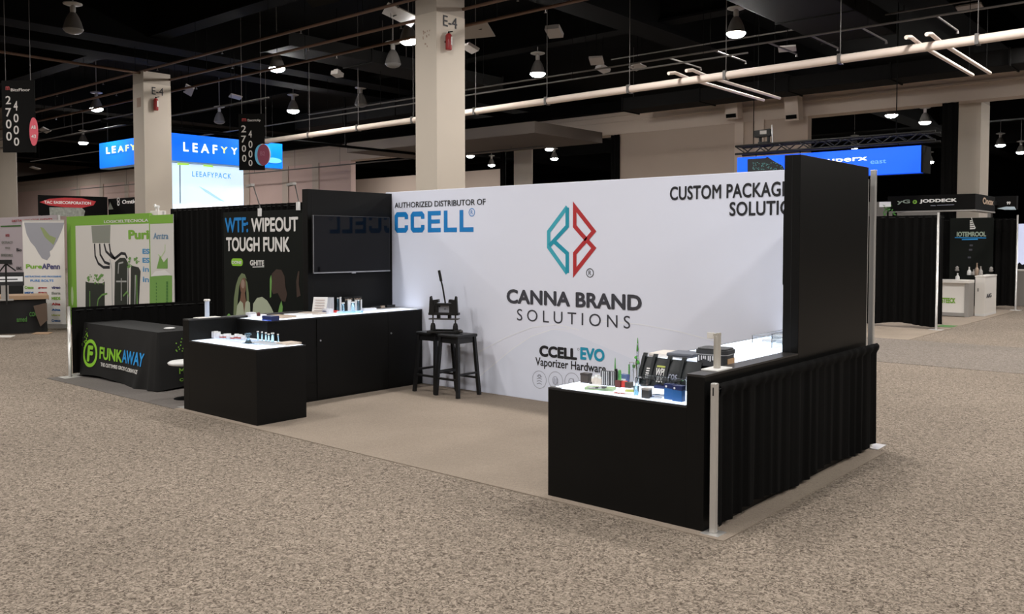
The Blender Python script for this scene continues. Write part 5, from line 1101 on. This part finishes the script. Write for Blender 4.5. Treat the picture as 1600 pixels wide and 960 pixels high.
# black header signs in front of the far left wall
HP = YP(21.0)
HC = HP.w(168, 308); HA = Plane((HC.x, HC.y, 0), (0.22, 0.975, 0))
def header(pl, px0, px1, pyt, pyb, label):
    x0, _ = pl.p(px0, pyt); x1, z1 = pl.p(px1, pyt); _, z0 = pl.p(px1, pyb); c = pl.m((x0 + x1) / 2, 0); t = thing('header_sign', label, 'sign', c)
    part('board', MB().rect(pl, x0, x1, z0, z1, -0.2, 0.2), SIGNB, t)
    for x in (x0 + 0.15, x1 - 0.15): part('post', MB().tube([pl.m(x, 0, -0.1), pl.m(x, z0, -0.1)], 0.05, 8), STEEL, t)
    return t
t = header(HA, 60, 167.8, 308, 338.5, 'black header sign with red lozenge at far left')
mb = MB(); mb.slab(HA, pxs(HA, [(62, 316), (76, 311), (100, 309), (128, 310), (150, 315), (146, 321), (128, 325), (100, 324), (76, 321)]), 0.002, 0.004); part('lozenge', mb, REDINK, t)
text(t, HA, 'TAC EASECORPORATION', 69, 318.3, 142, 315.5, WHITEINK, 0.01, 0.03)
mb = MB(); mb.slab(HA, pxs(HA, [(77, 324), (128, 325), (133, 330), (131, 338), (78, 338)]), 0.002, 0.003); part('panel_print', mb, mat('grey_check_print', (0.30, 0.31, 0.27), 0.7, noise=0.6, nscale=8), t)
mb = MB().slab(HP, pxs(HP, [(168.5, 328), (177, 327), (172, 316)]), 0.002, 0.003)
t2 = header(HP, 168.8, 225, 307, 338.5, 'black header sign with white wordmark beside the column')
part('triangle_mark', mb, MIDG, t2)
text(t2, HP, 'Omtica', 191, 319, 217, 311, WHITEINK, 0.004, 0.03)
a, b = HP.p(185, 315); part('swirl_mark', MB().ring(HP, a, b + 0.09, 0.12, 0.09, 0.06, 0.004).ring(HP, a, b - 0.1, 0.10, 0.09, 0.06, 0.004), WHITEINK, t2)

# ------------------------------------------------------------------ blue hanging sign and LED wall
d = ray(262, 207); c = EYEV + d * (29 / d.dot(_fw0)); LXp, LYp = c.x, c.y
A = XP(LXp); B = YP(LYp); zt, zb_ = c.z, A.p(262, 250)[1]
ye, _ = A.p(441, 226); xe, _ = B.p(155, 217)
t = thing('hanging_sign', 'large bright blue box sign hanging behind the left column', 'sign', (LXp - 2, LYp + 2, zb_))
mb = MB(); w = 0.35
part('face', MB().box(xe, LXp, LYp, LYp + w, zb_, zt).box(LXp - w, LXp, LYp + w, ye, zb_, zt), LEDBLUE, t)
part('underside', MB().box(xe, LXp, LYp + 0.02, LYp + w, zb_ - 0.03, zb_ - 0.001).box(LXp - w, LXp - 0.02, LYp + w, ye, zb_ - 0.03, zb_ - 0.001), mat('pale_underside', (0.35, 0.55, 0.7), 0.5), t)
text(t, A, 'LEAF', 286, 236.5, 339, 227, LEDWHITE, 0.02, 0.025, sp=1.6); text(t, A, 'Y', 344.5, 239.5, 355, 230, LEDYEL, 0.02, 0.025); text(t, A, 'Y', 361, 241, 370, 231.5, LEDWHITE, 0.02, 0.025)
text(t, B, 'LE', 167, 241, 181.5, 228, LEDWHITE, 0.02, 0.02, sp=1.4); text(t, B, 'AFY', 185, 238.5, 213, 224.5, LEDYEL, 0.02, 0.02, sp=1.35)
part('cloud_print', MB().ell(A, *A.p(427, 251), 0.35, 0.1, 0.01, 0.01), mat('light_blue_led', (0.10, 0.38, 0.9), 0.4, emit=0.9), t)
mb = MB()
for y in (LYp + 0.6, LYp + 2.4, ye - 0.3): mb.tube([(LXp - w / 2, y, zt), (LXp - w / 2, y, 8.2)], 0.012, 5)
mb.tube([(xe + 0.3, LYp + w / 2, zt), (xe + 0.3, LYp + w / 2, 8.2)], 0.012, 5); part('cable', mb, STEEL, t)
A2 = XP(LXp - 0.4); y0, _ = A2.p(262, 260); y1, zt2 = A2.p(380, 262.5)
t = thing('video_wall', 'glowing pale blue display wall under the blue hanging sign', 'screen', (LXp - 0.5, (y0 + y1) / 2, 0))
part('panel', MB().box(LXp - 0.6, LXp - 0.4, y0, y1, 0.0, zt2), LEDSKY, t)
text(t, A2, 'LEEAFYPACK', 300, 276, 361, 271.5, LEDTXT, 0.01, 0.01, sp=1.2)
mb = MB(); mb.slab(A2, pxs(A2, [(309, 290), (325, 298), (352, 316), (343, 314), (320, 300)]), 0.004, 0.002); part('beam_print', mb, mat('soft_blue_led', (0.38, 0.60, 0.85), 0.4, emit=0.8), t)
mb = MB(); mb.slab(A2, pxs(A2, [(277, 252), (296, 256), (295, 258.5), (277, 258)]), 0.004, 0.002).slab(A2, pxs(A2, [(318, 256), (331, 257), (334, 262), (317, 260)]), 0.004, 0.002); part('leaf_print', mb, LEDLIME, t)
mb = MB().slab(A2, pxs(A2, [(272, 320), (290, 322), (300, 317), (315, 322), (335, 320), (345, 314), (360, 321), (379, 319), (379, 330), (272, 330)]), 0.004, 0.002); part('hill_print', mb, LEDWHITE, t)
mb = MB().stroke(A2, pxs(A2, [(281, 258), (281.5, 318)]), 0.04, 0.005); part('joint', mb, mat('joint_grey', (0.2, 0.25, 0.3), 0.5), t)

# hanging number signs
def number_sign(px0, px1, pyt, pyb, dist, label, badge, nums):
    cx = (px0 + px1) / 2; d = ray(cx, (pyt + pyb) / 2); c = EYEV + d * (dist / d.dot(_fw0)); pl = Plane((c.x, c.y, 0), (0.80, 0.60, 0))
    a0, z1 = pl.p(px0, pyt); a1, z0 = pl.p(px1, pyb)
    t = thing('hanging_sign', label, 'sign', (c.x, c.y, z0), math.atan2(0.6, 0.8))
    part('board', MB().rect(pl, a0, a1, z0, z1, -0.03, 0.03), SIGNB, t)
    part('cable', MB().tube([pl.m(a0 + 0.08, z1, -0.015), pl.m(a0 + 0.08, 8.2, -0.015)], 0.006, 5).tube([pl.m(a1 - 0.08, z1, -0.015), pl.m(a1 - 0.08, 8.2, -0.015)], 0.006, 5), GREYPIPE, t)
    for s_, q in nums: text(t, pl, s_, q[0], q[1], q[2], q[3], SIGNT, 0.002, 0.012, name='number')
    return t, pl
t, pl = number_sign(2, 55.5, 126, 238, 17.5, 'black hanging number sign with pink badge at the left edge', None,
    [('2', (9, 163, 17, 150)), ('7', (9, 182.5, 17.5, 169)), ('0', (9.5, 201, 18, 187)), ('0', (10, 220, 18.5, 206)), ('4', (21.5, 173, 27.5, 158)), ('0', (21.5, 191.5, 29, 178)), ('0', (21.5, 210, 29.5, 196.5)), ('0', (22, 228, 30, 215))])
text(t, pl, 'm', 9, 141, 15, 135, REDM, 0.002, 0.03); text(t, pl, 'BitzFloor', 17, 143, 47, 138, SIGNT, 0.002, 0.02)
a, b = pl.p(53.5, 206); bd = part('badge', MB().ell(pl, a, b, 0.085, 0.28, 0.004, 0.02), PINKB, t)
mb = MB(); textmb(mb, pl, 'AB', a - 0.045, a + 0.05, b + 0.05, b + 0.12, 0.026, 0.02); textmb(mb, pl, '43', a - 0.045, a + 0.05, b - 0.13, b - 0.06, 0.026, 0.02); part('badge_print', mb, WHITEINK, bd)
t, pl = number_sign(372.5, 413.5, 178, 266, 22.0, 'black hanging number sign with maroon badge over the blue sign', None,
    [('2', (377, 207, 384.5, 196)), ('7', (377, 223, 384.5, 212)), ('0', (378, 237.5, 384.5, 227)), ('0', (378.5, 253, 385, 242)), ('4', (388.5, 215, 393.5, 204)), ('0', (388.5, 231.5, 394.5, 220)), ('0', (388.5, 246.5, 394.5, 235)), ('0', (388.5, 259.5, 394.5, 250))])
text(t, pl, 'm', 378, 190, 385, 185, REDM, 0.002, 0.03); text(t, pl, 'EtectricAp', 387, 191, 407, 186, SIGNT, 0.002, 0.02)
a, b = pl.p(411, 242); r_ = 0.19
part('badge_rim', MB().ell(pl, a + 0.0, b, 0.20, 0.27, 0.002, 0.015), WHITEINK, t); part('badge_edge', MB().ell(pl, a - 0.045, b - 0.005, 0.16, 0.26, 0.012, 0.012), mat('light_blue_badge', (0.12, 0.45, 0.70), 0.5), t)
bd = part('badge', MB().ell(pl, a + 0.02, b - 0.005, 0.155, 0.265, 0.016, 0.012), MAROON, t)
mb = MB(); textmb(mb, pl, 'B2', a - 0.06, a + 0.06, b - 0.02, b + 0.08, 0.03, 0.01); part('badge_print', mb, mat('dusty_ink', (0.35, 0.12, 0.18), 0.6), bd)

# ------------------------------------------------------------------ right side: blue sign, truss, far booths
BSP = YP(21.0); x0, z1 = BSP.p(1152, 247.5); x1, _ = BSP.p(1439, 227); z1 = BSP.p(1439, 227)[1]; z0 = BSP.p(1439, 269.5)[1]
t = thing('hanging_sign', 'royal blue light box sign hanging at the right', 'sign', ((x0 + x1) / 2, 21, z0))
part('face', MB().box(x0, x1, 21.0, 21.25, z0, z1), LEDBLUE2, t); part('end_panel', MB().box(x1 + 0.001, x1 + 0.05, 21.02, 21.6, z0, z1).box(x0, x1, 21.25, 21.6, z0, z1), SIGNB, t)
text(t, BSP, 'superx', 1283, 257.5, 1355, 245, LEDWHITE, 0.004, 0.012); text(t, BSP, 'east', 1360, 256.5, 1385, 249, mat('faded_blue_led', (0.10, 0.30, 0.95), 0.4, emit=0.9), 0.004, 0.012)
mb = MB(); mb.slab(BSP, pxs(BSP, [(1168, 249), (1196, 247), (1199, 245), (1210, 252), (1223, 259), (1226, 266), (1200, 280), (1168, 280)]), 0.003, 0.002); part('dark_print', mb, LEDDIM, t)
mb = MB(); rnd = random.Random(5)
for k in range(70):
    a, b = BSP.p(1176 + rnd.random() * 46, 254 + rnd.random() * 12); mb.rect(BSP, a, a + 0.02, b, b + 0.02, 0.006, 0.001)
part('speckle_print', mb, mat('dim_teal_led', (0.05, 0.15, 0.15), 0.5, emit=0.5), t)
mb = MB()
for k in range(4): x = x0 + 0.5 + k * (x1 - x0 - 1) / 3; mb.tube([(x, 21.03, z1), (x, 21.03, BSP.p(1150, 241)[1] - 0.005)], 0.012, 6)
part('cable', mb, STEEL, t)
tz0, tz1 = BSP.p(1150, 241)[1], BSP.p(1150, 229)[1]
t = thing('lighting_truss', 'black box truss above the royal blue sign', 'truss', ((x0 + x1) / 2, 21.2, tz0))
xl, xr = BSP.p(1149, 235)[0], x1 + 0.3
mb = MB()
for yy in (21.0, 21.4):
    for zz in (tz0, tz1): mb.tube([(xl, yy, zz), (xr, yy, zz)], 0.028, 8)
part('chord', mb, CASTI, t)
mb = MB(); x = xl; k = 0
while x < xr - 0.1:
    s_ = 0.28
    for yy in (21.0, 21.4): mb.tube([(x, yy, tz0 if k % 2 else tz1), (min(x + s_, xr), yy, tz1 if k % 2 else tz0)], 0.016, 6)
    mb.tube([(x, 21.0, tz1), (x, 21.4, tz1)], 0.014, 6); x += s_; k += 1
part('lacing', mb, mat('worn_black_metal', (0.012, 0.012, 0.012), 0.4, 0.3), t)
mb = MB()
for x in (xl + 0.4, xr - 0.9): part('cable', MB().tube([(x, 21.2, tz1), (x, 21.2, 8.2)], 0.012, 6), STEEL, t)
q = BSP.w(1189, 226); t = thing('stage_light', 'black moving head light standing on the truss', 'light', (q.x, 21.2, tz1))
part('base', MB().box(q.x - 0.13, q.x + 0.13, 21.1, 21.3, tz1, tz1 + 0.08), CASTI, t)
part('yoke', MB().box(q.x - 0.13, q.x - 0.09, 21.15, 21.25, tz1 + 0.08, tz1 + 0.30).box(q.x + 0.09, q.x + 0.13, 21.15, 21.25, tz1 + 0.08, tz1 + 0.30), CASTI, t)
part('head', MB().obox((q.x - 0.03, 21.2, tz1 + 0.30), (1, 0, 0.05), (0, 1, 0), (-0.05, 0, 1), 0.21, 0.10, 0.085), CASTI, t)
part('badge', MB().box(q.x - 0.08, q.x + 0.10, 21.095, 21.1, tz1 + 0.27, tz1 + 0.36), GREYL, t)
part('aerial', MB().tube([(q.x + 0.2, 21.2, tz1 + 0.28), (q.x + 0.19, 21.2, tz1 + 0.5)], 0.012, 6).tube([(q.x + 0.22, 21.2, tz1), (q.x + 0.2, 21.2, tz1 + 0.3)], 0.01, 6), WHITEP, t)
# tall black drapes hanging under the beam
for a, b, lb in ((955, 968, 'tall black drape at the left end of the beige wall panel'), (1471, 1497, 'tall black drape left of the right beige column'), (782, 791, 'tall black drape left of the dim far column')):
    p0, p1 = YP(WB - 0.05).w(a, 240), YP(WB - 0.05).w(b, 240)
    drape((p0.x, p0.y), (p1.x, p1.y), 0.05, 5.64, lb, a, amp=0.05, pitch=0.16, rod=False)
# right hand booth: drapes, posts
RP = YP(19.05); pa, pb = RP.w(1465, 400), RP.w(1340, 400)
post(pa.x, 19.05, 2.38, 'silver post at the right end of the near right drape', 0.25, 0.025)
drape((-7.4, 19.08), (pa.x - 0.03, 19.08), 0.08, 2.33, 'tall black drape right of the booth, nearest in the aisle', 31, amp=0.035, pitch=0.18)
drape((pa.x, 19.15), (pa.x, 19.45), 0.08, 2.33, 'black side drape behind the silver post of the right booth', 33, amp=0.03, pitch=0.18)
RB = YP(26.1); pc = RB.w(1590, 400)
drape((-8.5, 26.1), (pc.x - 0.03, 26.1), 0.08, 2.42, 'black back drape of the far right booth', 35, amp=0.035, pitch=0.2)
post(pc.x, 26.0, 2.5, 'silver post at the right end of the far back drape', 0.25, 0.025)
RBN = YP(25.9); x0, z1 = RBN.p(1485, 340); x1, _ = RBN.p(1553, 340)
t = thing('banner', 'black banner with pale green wordmark in the far right booth', 'banner', ((x0 + x1) / 2, 25.9, 0))
part('cloth', MB().box(x0, x1, 25.9, 25.91, 0.3, z1 - 0.02), mat('black_banner_vinyl', (0.005, 0.0065, 0.005), 0.6, spec=0.15), t)
text(t, RBN, 'IOTEMROOL', 1495, 370, 1541, 362, mat('sage_ink', (0.35, 0.42, 0.33), 0.6), 0.004, 0.04)
part('underline', MB().stroke(RBN, pxs(RBN, [(1492, 371.5), (1541, 372)]), 0.02, 0.004).stroke(RBN, pxs(RBN, [(1503, 374.5), (1528, 374)]), 0.03, 0.004), SKYINK, t)
mb = MB()
for k in range(5): mb.stroke(RBN, pxs(RBN, [(1515.5, 345.5 + k * 3), (1520 + k * 0.9, 345 + k * 3)]), 0.035, 0.004)
mb.stroke(RBN, pxs(RBN, [(1518, 340), (1519, 345), (1524, 357)]), 0.02, 0.004); part('emblem', mb, WHITEINK, t)
mb = MB()
for k, (x, y) in enumerate(((1515, 385), (1514, 392), (1512, 404))): a, b = RBN.p(x, y); mb.rect(RBN, a, a + 0.08, b, b + 0.05, 0.003)
part('dim_print', mb, GREYINK, t)
part('rope', MB().tube([(x0 + 0.05, 25.95, z1 - 0.02), (x0 + 0.05, 26.08, 2.5)], 0.006, 5).tube([(x1 - 0.05, 25.95, z1 - 0.02), (x1 - 0.05, 26.08, 2.5)], 0.006, 5), STEEL, t)
# black header sign over that booth
HY = 22.0; HP2 = YP(HY); x0, _ = HP2.p(1387, 308); x1, z1 = HP2.p(1524, 302.5); z0 = HP2.p(1524, 327.5)[1]
HX = XP(x1); y1, _ = HX.p(1555, 306)
t = thing('header_sign', 'black header sign with white wordmark over the right booth', 'sign', ((x0 + x1) / 2, HY, z0))
part('board', MB().box(x0, x1, HY, HY + 0.2, z0, z1).box(x1 - 0.2, x1, HY + 0.2, y1, z0, z1), SIGNB, t)
text(t, HP2, 'JODDECK', 1437, 318.5, 1495, 310, WHITEINK, 0.004, 0.05, sp=1.05); text(t, HP2, 'yG', 1402, 320, 1422, 312, mat('sage_ink', (0.35, 0.42, 0.33), 0.6), 0.004, 0.03); text(t, HP2, 'o', 1426, 319, 1433, 312.5, GREEN, 0.004, 0.05)
text(t, HX, 'Onox', 1535, 319, 1552, 311, mat('tan_ink', (0.45, 0.33, 0.24), 0.6), 0.004, 0.04)
part('underline', MB().stroke(HP2, pxs(HP2, [(1454, 321.5), (1462, 321.5)]), 0.015, 0.004).stroke(HP2, pxs(HP2, [(1464, 321), (1491, 320)]), 0.01, 0.004), FAINT, t)
part('lower_trim', MB().box(x0, x1, HY - 0.01, HY + 0.21, z0 - 0.03, z0).box(x1 - 0.21, x1 + 0.01, HY + 0.21, y1, z0 - 0.03, z0), GREYL, t)
part('post', MB().box(x0 + 0.1, x0 + 0.18, HY + 0.05, HY + 0.15, 0, z0).box(x1 - 0.18, x1 - 0.1, y1 - 0.2, y1 - 0.1, 2.55, z0), STEEL, t)
H3 = YP(y1 + 0.6); x0, z1 = H3.p(1554, 307); x1, z0 = H3.p(1588, 327)
t = thing('header_sign', 'small black header sign with white mark right of the long one', 'sign', ((x0 + x1) / 2, y1 + 0.6, z0))
part('board', MB().box(x0, x1, y1 + 0.6, y1 + 0.8, z0, z1), SIGNB, t); text(t, H3, '99', 1573, 320, 1579, 315, WHITEINK, 0.004, 0.03)
part('swoosh', MB().slab(H3, pxs(H3, [(1558, 326), (1572, 323), (1585, 323), (1588, 328), (1570, 328)]), 0.004, 0.003), mat('pale_blue_print', (0.45, 0.55, 0.62), 0.6), t); part('bracket', MB().box(HX.O.x - 0.15, x0 + 0.1, y1 - 0.05, y1 + 0.65, z0 + 0.1, z0 + 0.2), STEEL, t)
q = YP(21.6).w(1384, 325); t = thing('potted_plant', 'small green plant with white tag by the header sign', 'plant', (q.x, 21.6, 2.3))
mb = MB(); rnd = random.Random(8)
for k in range(26):
    o = Vector((q.x + 0.06 + rnd.uniform(-.1, .1), 21.6 + rnd.uniform(-.08, .08), q.z + rnd.uniform(-.2, .12))); s_ = 0.05; dd = Vector((rnd.uniform(-1, 1), rnd.uniform(-1, 1), rnd.uniform(-.5, 1))).normalized()
    e2 = dd.cross(Vector((0.3, 0.8, 0.2))).normalized(); mb.add([o, o + dd * s_ + e2 * s_ * .4, o + dd * s_ * 2, o + dd * s_ - e2 * s_ * .4], [(0, 1, 2, 3)])
part('leaves', mb, mat('plant_leaf', (0.06, 0.22, 0.04), 0.6), t); part('tag', MB().box(q.x - 0.12, q.x + 0.14, 21.5, 21.52, q.z + 0.02, q.z + 0.14), WHITEP, t)
part('pole', MB().tube([(q.x + 0.05, 21.6, 0), (q.x + 0.05, 21.6, q.z - 0.1)], 0.02, 8), STEEL, t)
# white counters
WYc = 22.75; WC = YP(WYc); x0, z1 = WC.p(1462, 441); x1, _ = WC.p(1514, 443); z1 = 0.88
t = thing('counter', 'white counter with green wordmark in the right booth', 'counter', ((x0 + x1) / 2, WYc + 0.25, 0))
part('body', MB().box(x0, x1 - 0.08, WYc + 0.04, WYc + 0.5, 0.1, z1 - 0.07).box(x0, x1 - 0.08, WYc + 0.08, WYc + 0.5, 0, 0.1), WHITEL, t)
part('top', MB().box(x0, x1, WYc - 0.02, WYc + 0.52, z1 - 0.07, z1, 0.004), WHITEL, t)
part('end_panel', MB().box(x1 - 0.09, x1, WYc, WYc + 0.5, 0, z1 - 0.07), GREYL, t)
part('kick', MB().box(x0, x1 - 0.09, WYc + 0.03, WYc + 0.06, 0.02, 0.1), GREYL, t)
text(t, YP(WYc + 0.04), 'STEECK', 1471, 473.5, 1493, 466, GREEN, 0.004, 0.05)
x2 = x1 + 0.62; t = thing('counter', 'white cabinet beside the wordmark counter', 'counter', ((x1 + x2) / 2, WYc + 0.9, 0))
cy0 = WYc + 0.55; x2 = YP(cy0).w(1539, 440).x
part('body', MB().box(x1 + 0.01, x2, cy0, cy0 + 1.2, 0.06, 0.95), WHITEL, t); part('top', MB().box(x1, x2 + 0.01, cy0 - 0.01, cy0 + 1.21, 0.95, 0.98, 0.003), WHITEL, t); part('plinth', MB().box(x1 + 0.01, x2 + 0.005, cy0 - 0.005, cy0 + 1.2, 0, 0.06), WHITEP, t)
text(t, XP(x2), 'AIG', 1541, 466, 1549, 458, GREYINK, 0.004, 0.03)
part('latch', MB().box(x1 + 0.06, x1 + 0.09, cy0 - 0.012, cy0, 0.6, 0.68), GREYL, t)
for k, (px, py, h, m, lb) in enumerate(((1496, 441.5, .16, WHITEP, 'small white bottle on the white counter, left'), (1514, 440.5, .20, WHITEP, 'slim white bottle on the white counter, middle'), (1521, 440, .14, GREYL, 'round grey jar on the white counter'),
                                       (1526, 440, .30, mat('tan_glass', (0.30, 0.22, 0.16), 0.3), 'tan glass figure on the white counter'), (1532, 440, .22, GREYL, 'slim grey bottle at the right end of the white counter'), (1467, 440, .28, mat('pale_stone', (0.4, 0.37, 0.33), 0.6), 'pale piled object on the counter beside the silver post'))):
    zz = 0.88 if px < 1510 else 0.98; q = Vector((YP(WYc + (0.25 if px < 1510 else 0.9)).w(px, py).x, WYc + (0.25 if px < 1510 else 0.9), zz)); t = thing('bottle', lb, 'bottle', q)
    part('body', MB().lathe(q, [(0.045, 0), (0.05, 0.01), (0.045, h * 0.5), (0.02, h * 0.65)], 12), m, t); part('neck', MB().lathe(q, [(0.02, h * 0.65), (0.015, h * 0.9), (0.02, h)], 10), m, t)
for px, py, lb in ((1497, 424, 'dim white ornament against the far black drape, left'), (1550, 425, 'dim white cap shape against the far black drape, right')):
    q = RBN.w(px, py); q.y -= 0.1; t = thing('wall_ornament', lb, 'ornament', q)
    part('body', MB().lathe(q, [(0.03, 0), (0.06, 0.03), (0.035, 0.07), (0.05, 0.10), (0.015, 0.14)], 9), GREYL, t); part('bracket', MB().bar(q + Vector((0, 0, 0.05)), q + Vector((0, 0.22, 0.05)), 0.02, 0.02), STEEL, t)
# slice of the lit booth at the right edge
EP = YP(28.5); x0, z1 = EP.p(1588, 350); z0 = EP.p(1590, 433)[1]
t = thing('video_wall', 'pale lit display wall at the right edge', 'screen', (x0 + 1, 28.5, 0))
part('panel', MB().box(x0, x0 + 2.5, 28.5, 28.6, 0.2, z1), mat('lilac_led', (0.58, 0.62, 0.82), 0.4, emit=0.7), t)
mb = MB(); mb.slab(EP, pxs(EP, [(1588, 432), (1588, 415), (1593, 410), (1597, 414), (1604, 412), (1604, 432)]), 0.005, 0.003); part('dark_print', mb, LEDDIM, t)
x0 = YP(28.0).w(1587, 434).x; t = thing('counter', 'grey counter in front of the lit wall at the right edge', 'counter', (x0 + 0.9, 28.2, 0))
part('body', MB().box(x0, x0 + 2, 28.0, 28.4, 0, 0.98), GREYL, t); part('top', MB().box(x0 - 0.02, x0 + 2.02, 27.98, 28.42, 0.98, 1.02), WHITEL, t)
one('green_mat', MB().obox(onz(1479, 510.5) + Vector((0, 0, 0.009)), (1, 0, 0), (0, 1, 0), (0, 0, 1), 0.16, 0.25, 0.003), DKGREEN, 'small green mat on the floor by the right silver post', 'mat')
# dark block building seen beyond the opening at right
struct('wall_service', MB().box(-17, -8.5, 40, 40.3, 0, 3.6), mat('dim_grey_block', (0.16, 0.15, 0.14), 0.8))
